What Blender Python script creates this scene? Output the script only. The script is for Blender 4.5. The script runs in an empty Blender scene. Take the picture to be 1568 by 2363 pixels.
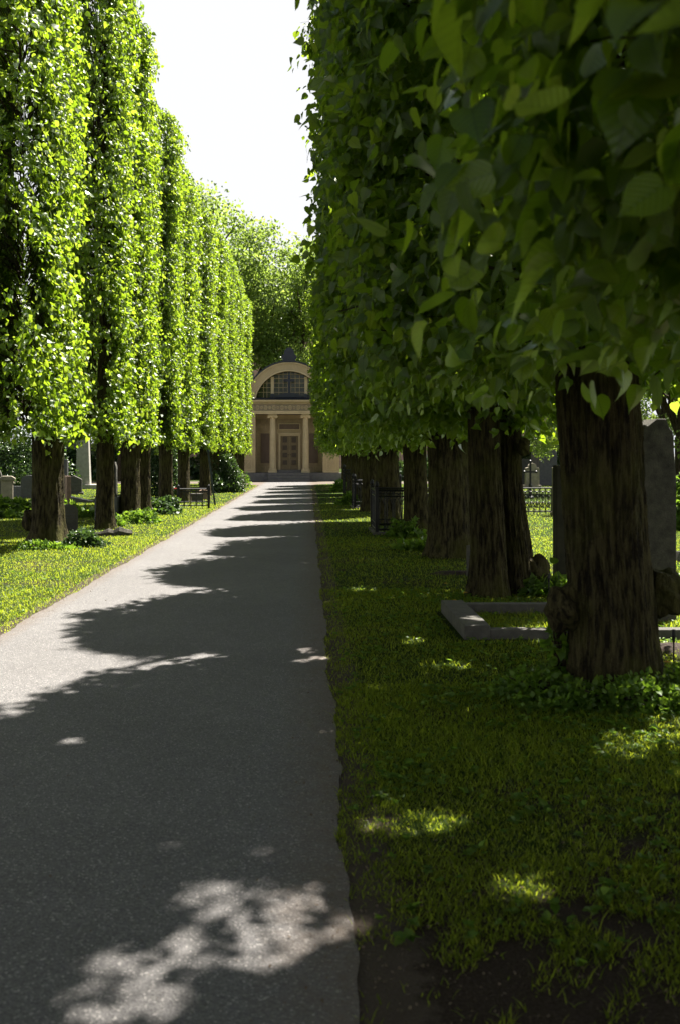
import bpy, math, random
import numpy as np
from mathutils import Vector, Matrix
PI = math.pi
sc = bpy.context.scene
C = sc.collection

# ---------------------------------------------------------------- camera
FD = 2297.0                       # focal length in the 1568-wide layout units used below
cam = bpy.data.cameras.new('camera'); co = bpy.data.objects.new('camera', cam); C.objects.link(co)
cam.sensor_fit = 'VERTICAL'; cam.sensor_height = 36.0; cam.lens = FD / 2363 * 36
cam.shift_x = (784 - 712) / 2363; cam.shift_y = -(1181.5 - 1055) / 2363
co.location = (0, 0, 1.6); co.rotation_euler = (PI / 2, 0, 0)
cam.clip_start = 0.05; cam.clip_end = 3000
cam.dof.use_dof = True; cam.dof.focus_distance = 22; cam.dof.aperture_fstop = 4.0
sc.camera = co
# ---------------------------------------------------------------- light
SUN_AZ, SUN_EL = math.radians(41), math.radians(63.5)      # azimuth from +Y towards +X
w = bpy.data.worlds.new('World'); sc.world = w; w.use_nodes = True
nt = w.node_tree; nt.nodes.clear()
sky = nt.nodes.new('ShaderNodeTexSky'); sky.sky_type = 'NISHITA'; sky.sun_disc = False
sky.sun_elevation = SUN_EL; sky.sun_rotation = SUN_AZ; sky.dust_density = 0.6; sky.air_density = 0.35; sky.ozone_density = 0.6
bg = nt.nodes.new('ShaderNodeBackground'); bg.inputs['Strength'].default_value = 0.05
wo = nt.nodes.new('ShaderNodeOutputWorld')
# thin bright haze and cloud veil low in the sky, clear deep sky overhead
tcw = nt.nodes.new('ShaderNodeTexCoord'); sxw = nt.nodes.new('ShaderNodeSeparateXYZ'); nzw = nt.nodes.new('ShaderNodeTexNoise'); nzw.inputs['Scale'].default_value = 3.0; nzw.inputs['Detail'].default_value = 6
nt.links.new(tcw.outputs['Generated'], sxw.inputs[0]); nt.links.new(tcw.outputs['Generated'], nzw.inputs['Vector'])
adw = nt.nodes.new('ShaderNodeMath'); adw.operation = 'MULTIPLY_ADD'; adw.inputs[1].default_value = -.16; nt.links.new(nzw.outputs['Fac'], adw.inputs[0]); nt.links.new(sxw.outputs['Z'], adw.inputs[2])
mrw = nt.nodes.new('ShaderNodeMapRange'); mrw.interpolation_type = 'SMOOTHSTEP'; mrw.inputs[1].default_value = .56; mrw.inputs[2].default_value = .37; nt.links.new(adw.outputs[0], mrw.inputs[0])
mxw = nt.nodes.new('ShaderNodeMix'); mxw.data_type = 'RGBA'; nt.links.new(mrw.outputs[0], mxw.inputs[0]); nt.links.new(sky.outputs[0], mxw.inputs[6]); mxw.inputs[7].default_value = (4.9, 4.95, 5.1, 1)
nt.links.new(mxw.outputs[2], bg.inputs[0]); nt.links.new(bg.outputs[0], wo.inputs[0])
sl = bpy.data.lights.new('sun', 'SUN'); sl.energy = 5.0; sl.angle = math.radians(0.55); sl.color = (1.0, 0.94, 0.85)
so = bpy.data.objects.new('sun', sl); C.objects.link(so)
sdir = Vector((math.sin(SUN_AZ) * math.cos(SUN_EL), math.cos(SUN_AZ) * math.cos(SUN_EL), math.sin(SUN_EL)))
so.rotation_euler = (-sdir).to_track_quat('-Z', 'Y').to_euler(); so.location = (5, 10, 30)
vs = sc.view_settings; vs.view_transform = 'Standard'; vs.look = 'None'; vs.gamma = 1; vs.use_curve_mapping = False
vs.exposure = 2.02
sc.cycles.max_bounces = 10; sc.cycles.diffuse_bounces = 4; sc.cycles.transmission_bounces = 6; sc.cycles.glossy_bounces = 3
sc.cycles.transparent_max_bounces = 8

def at(xd, yd, z=0.0):
    """ground point seen at layout position (xd, yd) for a thing standing at height z"""
    Y = (1.6 - z) * FD / (yd - 1055.0)
    return ((xd - 712.0) * Y / FD, Y)

# ---------------------------------------------------------------- object helpers
def tag(o, label=None, cat=None, group=None, kind=None):
    if label: o['label'] = label
    if cat: o['category'] = cat
    if group: o['group'] = group
    if kind: o['kind'] = kind
    return o
def empty(name, loc=(0, 0, 0), rz=0, **k):
    o = bpy.data.objects.new(name, None); C.objects.link(o); o.location = loc; o.rotation_euler = (0, 0, rz)
    o.empty_display_size = 0.2
    return tag(o, **k)
def link(name, me, mat, parent=None, **k):
    o = bpy.data.objects.new(name, me); C.objects.link(o)
    if mat and not me.materials: me.materials.append(mat)
    if parent: o.parent = parent
    return tag(o, **k)
def copy_tree(o, parent=None):
    c = o.copy(); C.objects.link(c); c.parent = parent
    for ch in [x for x in bpy.data.objects if x.parent == o]: copy_tree(ch, c)
    return c

class MB:
    def __init__(s): s.v = []; s.f = []
    def add(s, vs_, fs):
        b = len(s.v); s.v += [tuple(p) for p in vs_]; s.f += [tuple(b + i for i in f) for f in fs]; return s
    def box(s, x0, x1, y0, y1, z0, z1, ch=0.0, ty=0.0):
        # ch tapers the top in x, ty in y
        v = [(x0, y0, z0), (x1, y0, z0), (x1, y1, z0), (x0, y1, z0), (x0 + ch, y0 + ty, z1), (x1 - ch, y0 + ty, z1), (x1 - ch, y1 - ty, z1), (x0 + ch, y1 - ty, z1)]
        return s.add(v, [(0, 3, 2, 1), (4, 5, 6, 7), (0, 1, 5, 4), (1, 2, 6, 5), (2, 3, 7, 6), (3, 0, 4, 7)])
    def lathe(s, prof, cx=0, cy=0, n=20):
        v = []; f = []
        for r, z in prof:
            for i in range(n):
                a = 2 * PI * i / n; v.append((cx + r * math.cos(a), cy + r * math.sin(a), z))
        m = len(prof)
        for j in range(m - 1):
            for i in range(n): f.append((j * n + i, j * n + (i + 1) % n, (j + 1) * n + (i + 1) % n, (j + 1) * n + i))
        f.append(tuple(range(n - 1, -1, -1))); f.append(tuple((m - 1) * n + i for i in range(n)))
        return s.add(v, f)
    def prism(s, out, y0, y1):
        n = len(out)
        v = [(x, y0, z) for x, z in out] + [(x, y1, z) for x, z in out]
        f = [tuple(range(n)), tuple(range(2 * n - 1, n - 1, -1))] + [(i, i + n, (i + 1) % n + n, (i + 1) % n) for i in range(n)]
        return s.add(v, f)
    def band(s, a, b, y0, y1, close=False):
        """solid between two equally long polylines a (outer) and b (inner) in xz"""
        n = len(a); v = [(x, y0, z) for x, z in a] + [(x, y0, z) for x, z in b] + [(x, y1, z) for x, z in a] + [(x, y1, z) for x, z in b]
        f = []
        for i in range(n if close else n - 1):
            j = (i + 1) % n
            f += [(i, j, n + j, n + i), (2 * n + i, 3 * n + i, 3 * n + j, 2 * n + j), (i, 2 * n + i, 2 * n + j, j), (n + i, n + j, 3 * n + j, 3 * n + i)]
        if not close: f += [(0, n, 3 * n, 2 * n), (n - 1, 3 * n - 1, 4 * n - 1, 2 * n - 1)]
        return s.add(v, f)
    def tube(s, pts, rad, n=6):
        v = []; f = []
        for i, p in enumerate(pts):
            p = Vector(p); a = Vector(pts[max(i - 1, 0)]); b = Vector(pts[min(i + 1, len(pts) - 1)])
            t = (b - a).normalized(); u = t.cross(Vector((0.13, 0.2, 1)) if abs(t.z) < .9 else Vector((1, 0.1, 0))).normalized(); q = t.cross(u)
            r = rad[i] if isinstance(rad, (list, tuple)) else rad
            for k in range(n):
                an = 2 * PI * k / n; v.append(p + u * (r * math.cos(an)) + q * (r * math.sin(an)))
        for j in range(len(pts) - 1):
            for k in range(n): f.append((j * n + k, j * n + (k + 1) % n, (j + 1) * n + (k + 1) % n, (j + 1) * n + k))
        f.append(tuple(range(n - 1, -1, -1))); f.append(tuple((len(pts) - 1) * n + k for k in range(n)))
        return s.add(v, f)
    def build(s, name, mat, parent=None, bevel=0, smooth=False, **k):
        me = bpy.data.meshes.new(name); me.from_pydata([tuple(p) for p in s.v], [], s.f); me.update()
        if smooth:
            me.polygons.foreach_set('use_smooth', [True] * len(me.polygons))
            try: me.set_sharp_from_angle(angle=math.radians(40))
            except Exception: pass
        o = link(name, me, mat, parent, **k)
        if bevel:
            m = o.modifiers.new('bev', 'BEVEL'); m.width = bevel; m.segments = 2; m.limit_method = 'ANGLE'; m.angle_limit = math.radians(40)
        return o

def np_mesh(name, V, loops, totals, attr=None, smooth=True):
    me = bpy.data.meshes.new(name)
    me.vertices.add(len(V)); me.vertices.foreach_set('co', np.ascontiguousarray(V, np.float32).ravel())
    me.loops.add(len(loops)); me.loops.foreach_set('vertex_index', np.ascontiguousarray(loops, np.int32))
    me.polygons.add(len(totals)); st = np.concatenate([[0], np.cumsum(totals)[:-1]]).astype(np.int32)
    me.polygons.foreach_set('loop_start', st)
    if smooth: me.polygons.foreach_set('use_smooth', np.ones(len(totals), bool))
    if attr is not None:
        a = me.attributes.new('lv', 'FLOAT_VECTOR', 'POINT'); a.data.foreach_set('vector', np.ascontiguousarray(attr, np.float32).ravel())
    me.update(calc_edges=True)
    return me
def norm(a): return a / np.maximum(np.linalg.norm(a, axis=-1, keepdims=True), 1e-9)

# ---------------------------------------------------------------- material helpers
def mat(name):
    m = bpy.data.materials.new(name); m.use_nodes = True; m.node_tree.nodes.clear(); return m, m.node_tree
def N(t, ty, **k):
    n = t.nodes.new('ShaderNode' + ty)
    for a, b in k.items():
        if a in n.inputs.keys(): n.inputs[a].default_value = b
        else: setattr(n, a, b)
    return n
def ramp(t, fac, stops):
    r = t.nodes.new('ShaderNodeValToRGB'); e = r.color_ramp.elements
    while len(e) < len(stops): e.new(0.5)
    for i, (p, c) in enumerate(stops): e[i].position = p; e[i].color = (*c, 1) if len(c) == 3 else c
    t.links.new(fac, r.inputs[0]); return r.outputs[0]
def noise(t, vec, scale, detail=5, rough=.6):
    n = N(t, 'TexNoise'); n.inputs['Scale'].default_value = scale; n.inputs['Detail'].default_value = detail; n.inputs['Roughness'].default_value = rough
    if vec is not None: t.links.new(vec, n.inputs['Vector'])
    return n.outputs['Fac']
def mapped(t, src, scale):
    m = N(t, 'Mapping'); m.inputs['Scale'].default_value = scale; t.links.new(src, m.inputs['Vector']); return m.outputs[0]
def mixc(t, fac, a, b, mode='MIX'):
    m = t.nodes.new('ShaderNodeMix'); m.data_type = 'RGBA'; m.blend_type = mode
    for s_, x in ((m.inputs[0], fac), (m.inputs[6], a), (m.inputs[7], b)):
        if hasattr(x, 'links') or hasattr(x, 'is_output'): t.links.new(x, s_)
        elif isinstance(x, (int, float)): s_.default_value = x
        else: s_.default_value = (*x, 1)
    return m.outputs[2]
def finish(t, sh):
    o = N(t, 'OutputMaterial'); t.links.new(sh, o.inputs[0])
def bump(t, h, strength, dist):
    b = N(t, 'Bump'); b.inputs['Strength'].default_value = strength; b.inputs['Distance'].default_value = dist; t.links.new(h, b.inputs['Height']); return b.outputs[0]

def leaf_mat(name, dif, trans, tfac=.55, gloss=.10, rough=.36, veins=True):
    m, t = mat(name)
    a = N(t, 'Attribute', attribute_name='lv'); s = N(t, 'SeparateXYZ'); t.links.new(a.outputs['Vector'], s.inputs[0])
    d = ramp(t, s.outputs['Z'], [(0, dif[0]), (.5, dif[1]), (1, dif[2])])
    tr = ramp(t, s.outputs['Z'], [(0, trans[0]), (.5, trans[1]), (1, trans[2])])
    nrm = None
    if veins:
        ax = N(t, 'Math', operation='ABSOLUTE'); t.links.new(s.outputs['X'], ax.inputs[0])
        mu = N(t, 'Math', operation='MULTIPLY_ADD'); t.links.new(ax.outputs[0], mu.inputs[0]); mu.inputs[1].default_value = -.9; t.links.new(s.outputs['Y'], mu.inputs[2])
        m2 = N(t, 'Math', operation='MULTIPLY'); t.links.new(mu.outputs[0], m2.inputs[0]); m2.inputs[1].default_value = 42
        sn = N(t, 'Math', operation='SINE'); t.links.new(m2.outputs[0], sn.inputs[0])
        v1 = ramp(t, sn.outputs[0], [(.82, (1, 1, 1)), (.97, (.55, .6, .5))])
        v2 = ramp(t, ax.outputs[0], [(.008, (.5, .55, .45)), (.03, (1, 1, 1))])
        d = mixc(t, .6, d, v1, 'MULTIPLY'); tr = mixc(t, .7, tr, v1, 'MULTIPLY'); tr = mixc(t, .8, tr, v2, 'MULTIPLY')
        nrm = bump(t, sn.outputs[0], .25, .002)
    D = N(t, 'BsdfDiffuse'); T = N(t, 'BsdfTranslucent'); G = N(t, 'BsdfGlossy'); G.inputs['Roughness'].default_value = rough
    G.inputs['Color'].default_value = (.95, 1, .9, 1)
    t.links.new(d, D.inputs[0]); t.links.new(tr, T.inputs[0])
    if nrm: t.links.new(nrm, D.inputs['Normal']); t.links.new(nrm, G.inputs['Normal'])
    M1 = N(t, 'MixShader'); M1.inputs[0].default_value = tfac; t.links.new(D.outputs[0], M1.inputs[1]); t.links.new(T.outputs[0], M1.inputs[2])
    L = N(t, 'LayerWeight'); L.inputs[0].default_value = .35
    mm = N(t, 'Math', operation='MULTIPLY_ADD'); t.links.new(L.outputs['Fresnel'], mm.inputs[0]); mm.inputs[1].default_value = gloss * 2.2; mm.inputs[2].default_value = gloss * .25
    M2 = N(t, 'MixShader'); t.links.new(mm.outputs[0], M2.inputs[0]); t.links.new(M1.outputs[0], M2.inputs[1]); t.links.new(G.outputs[0], M2.inputs[2])
    finish(t, M2.outputs[0]); return m

M = {}
M['lime'] = leaf_mat('lime_leaf', [(.018, .044, .002), (.028, .062, .003), (.046, .088, .006)], [(.235, .39, .010), (.36, .53, .022), (.52, .65, .06)], .57, .09, .36)
M['tree'] = leaf_mat('broad_leaf', [(.045, .08, .018), (.065, .105, .025), (.09, .13, .035)], [(.22, .34, .04), (.30, .42, .06), (.38, .48, .09)], .60, .05, .5, False)
M['dark_leaf'] = leaf_mat('shrub_leaf', [(.018, .04, .012), (.028, .06, .016), (.04, .08, .02)], [(.06, .13, .02), (.09, .17, .02), (.12, .21, .03)], .4, .12, .35, False)
M['weed'] = leaf_mat('weed_leaf', [(.04, .08, .010), (.055, .10, .014), (.08, .125, .02)], [(.18, .34, .02), (.26, .44, .03), (.34, .50, .05)], .45, .04, .4, False)
M['grass'] = leaf_mat('grass_blade', [(.022, .045, .003), (.034, .060, .005), (.06, .075, .012)], [(.38, .50, .015), (.52, .62, .03), (.62, .64, .07)], .5, .03, .45, False)

def bark(name, c0, c1, moss):
    m, t = mat(name); tc = N(t, 'TexCoord')
    v = mapped(t, tc.outputs['Object'], (24, 24, 4.5)); n1 = noise(t, v, 1.0, 8, .65)
    v2 = mapped(t, tc.outputs['Object'], (55, 55, 9)); n2 = noise(t, v2, 1.0, 6, .7)
    n3 = noise(t, tc.outputs['Object'], 1.6, 4, .6)
    c = ramp(t, n1, [(.42, c0), (.5, tuple((a + b) / 2 for a, b in zip(c0, c1))), (.58, c1)])
    c = mixc(t, .5, c, ramp(t, n2, [(.3, (.35, .33, .3)), (.7, (1, 1, 1))]), 'MULTIPLY')
    c = mixc(t, ramp(t, n3, [(.48, (0, 0, 0)), (.68, (.75, .75, .75))]), c, moss)
    P = N(t, 'BsdfPrincipled'); P.inputs['Roughness'].default_value = .9; P.inputs['Specular IOR Level'].default_value = .15
    t.links.new(c, P.inputs['Base Color'])
    mx = N(t, 'Math', operation='MULTIPLY_ADD'); t.links.new(n1, mx.inputs[0]); mx.inputs[1].default_value = 1.0; t.links.new(n2, mx.inputs[2])
    t.links.new(bump(t, mx.outputs[0], 1.0, .03), P.inputs['Normal'])
    finish(t, P.outputs[0]); return m
M['bark'] = bark('lime_bark', (.018, .014, .008), (.092, .078, .034), (.075, .078, .016))
M['twig'] = bark('twig_bark', (.03, .022, .015), (.09, .065, .045), (.05, .05, .03))

def plain(name, c, rough=.6, metal=0, var=.25, scale=6, bmp=.2, bd=.004, spec=.4):
    m, t = mat(name); tc = N(t, 'TexCoord'); n = noise(t, tc.outputs['Object'], scale, 6, .65); n2 = noise(t, tc.outputs['Object'], scale * 12, 4, .7)
    lo = tuple(x * (1 - var) for x in c); hi = tuple(min(1, x * (1 + var)) for x in c)
    col = ramp(t, n, [(.3, lo), (.7, hi)])
    col = mixc(t, .35, col, ramp(t, n2, [(.3, (.6, .6, .6)), (.7, (1.0, 1.0, 1.0))]), 'MULTIPLY')
    P = N(t, 'BsdfPrincipled'); P.inputs['Roughness'].default_value = rough; P.inputs['Metallic'].default_value = metal; P.inputs['Specular IOR Level'].default_value = spec
    t.links.new(col, P.inputs['Base Color'])
    if bmp: t.links.new(bump(t, n2, bmp, bd), P.inputs['Normal'])
    finish(t, P.outputs[0]); return m
M['sand'] = plain('ochre_render', (.48, .375, .225), .85, var=.14, scale=1.5)
M['sand_light'] = plain('pale_ochre_stone', (.56, .45, .28), .8, var=.12, scale=2)
M['ashlar'] = plain('recess_ashlar', (.34, .265, .155), .85, var=.2, scale=3)
M['frieze'] = plain('grey_frieze_ground', (.25, .21, .15), .8)
M['bar'] = plain('ochre_bar', (.42, .33, .18), .7)
M['panel_red'] = plain('red_stone', (.135, .092, .066), .6, var=.2, scale=4)
M['door'] = plain('brown_door', (.20, .15, .085), .55, var=.15, scale=5)
M['door_dark'] = plain('dark_door_panel', (.075, .052, .036), .5, var=.3, scale=9)
M['plinth'] = plain('grey_granite', (.16, .15, .15), .75, var=.2, scale=5)
M['roof'] = plain('dark_metal_roof', (.035, .04, .055), .5, .3, var=.2, scale=3)
M['iron'] = plain('black_iron', (.012, .012, .013), .42, .2, var=.3, scale=8)
M['granite'] = plain('granite', (.085, .08, .068), .8, var=.3, scale=9, bmp=.5, bd=.01)
M['mossy'] = plain('mossy_dark_stone', (.03, .028, .016), .95, var=.4, scale=6, bmp=.5, bd=.01)
M['lichen'] = plain('lichened_granite', (.06, .055, .042), .9, var=.6, scale=7, bmp=.8, bd=.015)
M['granite_dark'] = plain('dark_granite', (.075, .075, .078), .5, var=.25, scale=10)
M['marble'] = plain('pale_stone', (.40, .38, .34), .7, var=.2, scale=6)
M['sandstone'] = plain('weathered_sandstone', (.27, .235, .18), .85, var=.35, scale=5, bmp=.6, bd=.01)
M['brown_stone'] = plain('brown_sandstone', (.25, .17, .125), .85, var=.3, scale=6, bmp=.5, bd=.008)
M['white'] = plain('white_petals', (.75, .74, .72), .6, var=.1)
M['yellow'] = plain('yellow_petals', (.70, .42, .02), .6, var=.15, scale=40)
M['red'] = plain('red_petals', (.5, .015, .012), .5, var=.2, scale=40)
M['green_stem'] = plain('stem', (.05, .10, .02), .6)
M['soil'] = plain('soil', (.06, .042, .03), .95, var=.4, scale=14, bmp=.9, bd=.03)
M['pink_wall'] = plain('pink_render', (.42, .27, .22), .9, var=.1, scale=.4)
M['window_dark'] = plain('dark_window', (.05, .06, .07), .15, var=.1, bmp=0)
M['green_post'] = plain('dark_green_paint', (.02, .035, .03), .4, var=.2)
def glass():
    m, t = mat('old_window_glass'); P = N(t, 'BsdfPrincipled'); tc = N(t, 'TexCoord')
    n = noise(t, tc.outputs['Object'], 3.5, 3, .5)
    t.links.new(ramp(t, n, [(.3, (.02, .026, .012)), (.7, (.055, .065, .03))]), P.inputs['Base Color'])
    P.inputs['Roughness'].default_value = .08; P.inputs['Specular IOR Level'].default_value = .3; t.links.new(bump(t, n, .3, .02), P.inputs['Normal']); finish(t, P.outputs[0]); return m
M['glass'] = glass()

def ground_mat():
    m, t = mat('lawn_soil'); g = N(t, 'NewGeometry'); p = g.outputs['Position']
    n1 = noise(t, p, .9, 6, .6); n2 = noise(t, p, 14, 6, .7); n3 = noise(t, p, 90, 4, .7)
    gr = ramp(t, n2, [(.3, (.018, .036, .004)), (.55, (.036, .066, .008)), (.75, (.07, .095, .018))])
    so_ = ramp(t, n3, [(.3, (.022, .015, .010)), (.7, (.085, .062, .044))])
    # bare earth near the path on the shady side
    s = N(t, 'SeparateXYZ'); t.links.new(p, s.inputs[0])
    far = N(t, 'MapRange'); far.inputs[1].default_value = 5.2; far.inputs[2].default_value = 2.6; t.links.new(s.outputs['Y'], far.inputs[0])
    ad = N(t, 'Math', operation='MULTIPLY_ADD'); t.links.new(far.outputs[0], ad.inputs[0]); ad.inputs[1].default_value = .30; t.links.new(n1, ad.inputs[2])
    fac = ramp(t, ad.outputs[0], [(.52, (0, 0, 0)), (.66, (1, 1, 1))])
    c = mixc(t, fac, gr, so_)
    e1 = N(t, 'MapRange'); e1.inputs[1].default_value = .50; e1.inputs[2].default_value = .14; t.links.new(s.outputs['X'], e1.inputs[0])
    e2 = N(t, 'MapRange'); e2.inputs[1].default_value = -3.0; e2.inputs[2].default_value = -2.8; t.links.new(s.outputs['X'], e2.inputs[0])
    em = N(t, 'Math', operation='MINIMUM'); t.links.new(e1.outputs[0], em.inputs[0]); t.links.new(e2.outputs[0], em.inputs[1])
    en = N(t, 'Math', operation='ADD'); t.links.new(em.outputs[0], en.inputs[0]); t.links.new(noise(t, p, 6, 6, .7), en.inputs[1])
    c = mixc(t, ramp(t, en.outputs[0], [(.85, (0, 0, 0)), (1.15, (1, 1, 1))]), c, mixc(t, n3, (.05, .036, .025), (.17, .14, .11)))
    P = N(t, 'BsdfPrincipled'); P.inputs['Roughness'].default_value = .95; P.inputs['Specular IOR Level'].default_value = .1
    t.links.new(c, P.inputs['Base Color']); t.links.new(bump(t, n3, 1.0, .05), P.inputs['Normal']); finish(t, P.outputs[0]); return m
M['ground'] = ground_mat()
def path_mat():
    m, t = mat('fine_gravel_asphalt'); g = N(t, 'NewGeometry'); p = g.outputs['Position']
    v = N(t, 'TexVoronoi'); v.inputs['Scale'].default_value = 150; t.links.new(p, v.inputs['Vector'])
    hs = N(t, 'SeparateXYZ'); t.links.new(v.outputs['Color'], hs.inputs[0])
    c = ramp(t, hs.outputs['X'], [(0, (.078, .077, .079)), (.35, (.120, .117, .118)), (.8, (.146, .142, .142)), (.93, (.185, .18, .175)), (1, (.35, .34, .325))])
    n1 = noise(t, p, .55, 6, .62); n2 = noise(t, p, 5, 5, .7)
    c = mixc(t, .6, c, ramp(t, n1, [(.3, (.72, .70, .68)), (.72, (1.08, 1.06, 1.04))]), 'MULTIPLY')
    c = mixc(t, .5, c, ramp(t, n2, [(.3, (.78, .77, .76)), (.7, (1.05, 1.05, 1.05))]), 'MULTIPLY')
    # leaf litter and soil creeping in along both edges
    s = N(t, 'SeparateXYZ'); t.links.new(p, s.inputs[0])
    a1 = N(t, 'MapRange'); a1.inputs[1].default_value = -.35; a1.inputs[2].default_value = .30; t.links.new(s.outputs['X'], a1.inputs[0])
    a2 = N(t, 'MapRange'); a2.inputs[1].default_value = -2.45; a2.inputs[2].default_value = -2.9; t.links.new(s.outputs['X'], a2.inputs[0])
    mx = N(t, 'Math', operation='MAXIMUM'); t.links.new(a1.outputs[0], mx.inputs[0]); t.links.new(a2.outputs[0], mx.inputs[1])
    nm = N(t, 'Math', operation='MULTIPLY'); t.links.new(mx.outputs[0], nm.inputs[0]); t.links.new(noise(t, p, 9, 6, .75), nm.inputs[1])
    c = mixc(t, ramp(t, nm.outputs[0], [(.12, (0, 0, 0)), (.55, (.95, .95, .95))]), c, (.10, .072, .05))
    P = N(t, 'BsdfPrincipled'); P.inputs['Roughness'].default_value = .85; P.inputs['Specular IOR Level'].default_value = .35
    t.links.new(c, P.inputs['Base Color']); t.links.new(bump(t, v.outputs['Distance'], .55, .006), P.inputs['Normal']); finish(t, P.outputs[0]); return m
M['path'] = path_mat()

# ---------------------------------------------------------------- setting
rs = np.random.RandomState(5)
def wob(y, s=0): return .45 * (.035 * math.sin(y * 1.7 + s) + .022 * math.sin(y * 4.3 + 1.3 * s) + .015 * math.sin(y * 9.7 + s * 2.1) + .01 * math.sin(y * 23 + s))
def path_left(y):
    f = max(0.0, (y - 55.5)) ; return -2.76 + wob(y, 0) - f * f * .22
def path_right(y):
    f = max(0.0, (y - 57.0)); return .15 + wob(y, 4) + f * f * .22
CROSS0, CROSS1 = 59.8, 65.2
def sheet(name, quads, z, m, kind='structure'):
    me = bpy.data.meshes.new(name); me.from_pydata([(x, y, z) for x, y in quads[0]], [], quads[1]); me.update(); return link(name, me, m, kind=kind)
gv = [(-500, -60), (500, -60), (500, 900), (-500, 900)]
sheet('ground', (gv, [(0, 1, 2, 3)]), 0.0, M['ground'])
ys = list(np.arange(-8, CROSS0, .06)) + [CROSS0 - .001]
pv = [];
for y in ys: pv += [(path_left(y), y), (path_right(y), y)]
sheet('path', (pv, [(2 * i, 2 * i + 1, 2 * i + 3, 2 * i + 2) for i in range(len(ys) - 1)]), 0.006, M['path'])
sheet('forecourt', ([(-26, CROSS0), (24, CROSS0), (24, CROSS1), (-26, CROSS1)], [(0, 1, 2, 3)]), 0.006, M['path'])

# ---------------------------------------------------------------- leaves
def leaf_template(n):
    """heart shaped leaf: x across, y from stalk to tip, z normal"""
    if n <= 2:
        E = [(.40, .12), (.36, .62)]
    elif n <= 4:
        E = [(.22, -.02), (.43, .15), (.42, .50), (.17, .84)]
    elif n <= 6:
        E = [(.14, -.03), (.36, .05), (.46, .25), (.43, .50), (.28, .74), (.09, .93)]
    else:
        E = [(.08, -.01), (.22, -.04), (.36, .05), (.44, .19), (.46, .36), (.42, .53), (.33, .69), (.19, .83), (.08, .93), (.03, 1.0)]
    mid = [(0.0, max(0.02, min(1.0, e[1] + (.03 if e[1] < .4 else 0)))) for e in E]
    tip = (0.0, 1.10)
    V = []; K = len(E)
    fz = lambda x, y: .30 * abs(x) ** 1.2 - .16 * y * y + .02 * math.sin(9 * y) * (abs(x) * 2)
    for x, y in mid: V.append((0, y, fz(0, y)))
    V.append((0, tip[1], fz(0, tip[1]) - .03))
    for x, y in E: V.append((x, y, fz(x, y)))
    for x, y in E: V.append((-x, y, fz(x, y)))
    F = []
    for i in range(K - 1):
        F.append((i, K + 1 + i, K + 2 + i, i + 1)); F.append((i + 1, 2 * K + 2 + i, 2 * K + 1 + i, i))
    F.append((K - 1, 2 * K, K)); F.append((K, 3 * K, K - 1))
    return np.array(V, float), F
def stamp(name, tmpl, P, D, Nn, S, var, sx=None, curl=False, raw=False):
    """copies of one template as one mesh; D along y, Nn normal"""
    T, F = tmpl; k = len(T); n = len(P)
    D = norm(D); X = norm(np.cross(D, Nn)); Z = np.cross(X, D)
    s = S[:, None, None]; sxx = s if sx is None else s * sx[:, None, None]; sz = s; tz = T[None, :, 2, None]
    if curl:      # every leaf its own width, cupping, tip bend and twist
        q = np.random.RandomState(n % 9973); sxx = s * (.78 + .34 * q.rand(n))[:, None, None]; sz = s * (.2 + 1.7 * q.rand(n))[:, None, None]
        bend = (q.randn(n) * .18)[:, None, None]; tw = (q.randn(n) * .30)[:, None, None]; tz = tz + bend * (T[None, :, 1, None]) ** 2 + tw * T[None, :, 0, None] * T[None, :, 1, None]
    V = P[:, None, :] + sxx * T[None, :, 0, None] * X[:, None, :] + s * T[None, :, 1, None] * D[:, None, :] + sz * tz * Z[:, None, :]
    tl = np.array([i for f in F for i in f]); tt = np.array([len(f) for f in F])
    loops = (tl[None, :] + (np.arange(n) * k)[:, None]).ravel(); totals = np.tile(tt, n)
    A = np.empty((n, k, 3)); A[:, :, 0] = T[None, :, 0]; A[:, :, 1] = T[None, :, 1]; A[:, :, 2] = var[:, None]
    if raw: return V.reshape(-1, 3), loops, totals, A.reshape(-1, 3)
    return np_mesh(name, V.reshape(-1, 3), loops, totals, A.reshape(-1, 3))

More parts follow.
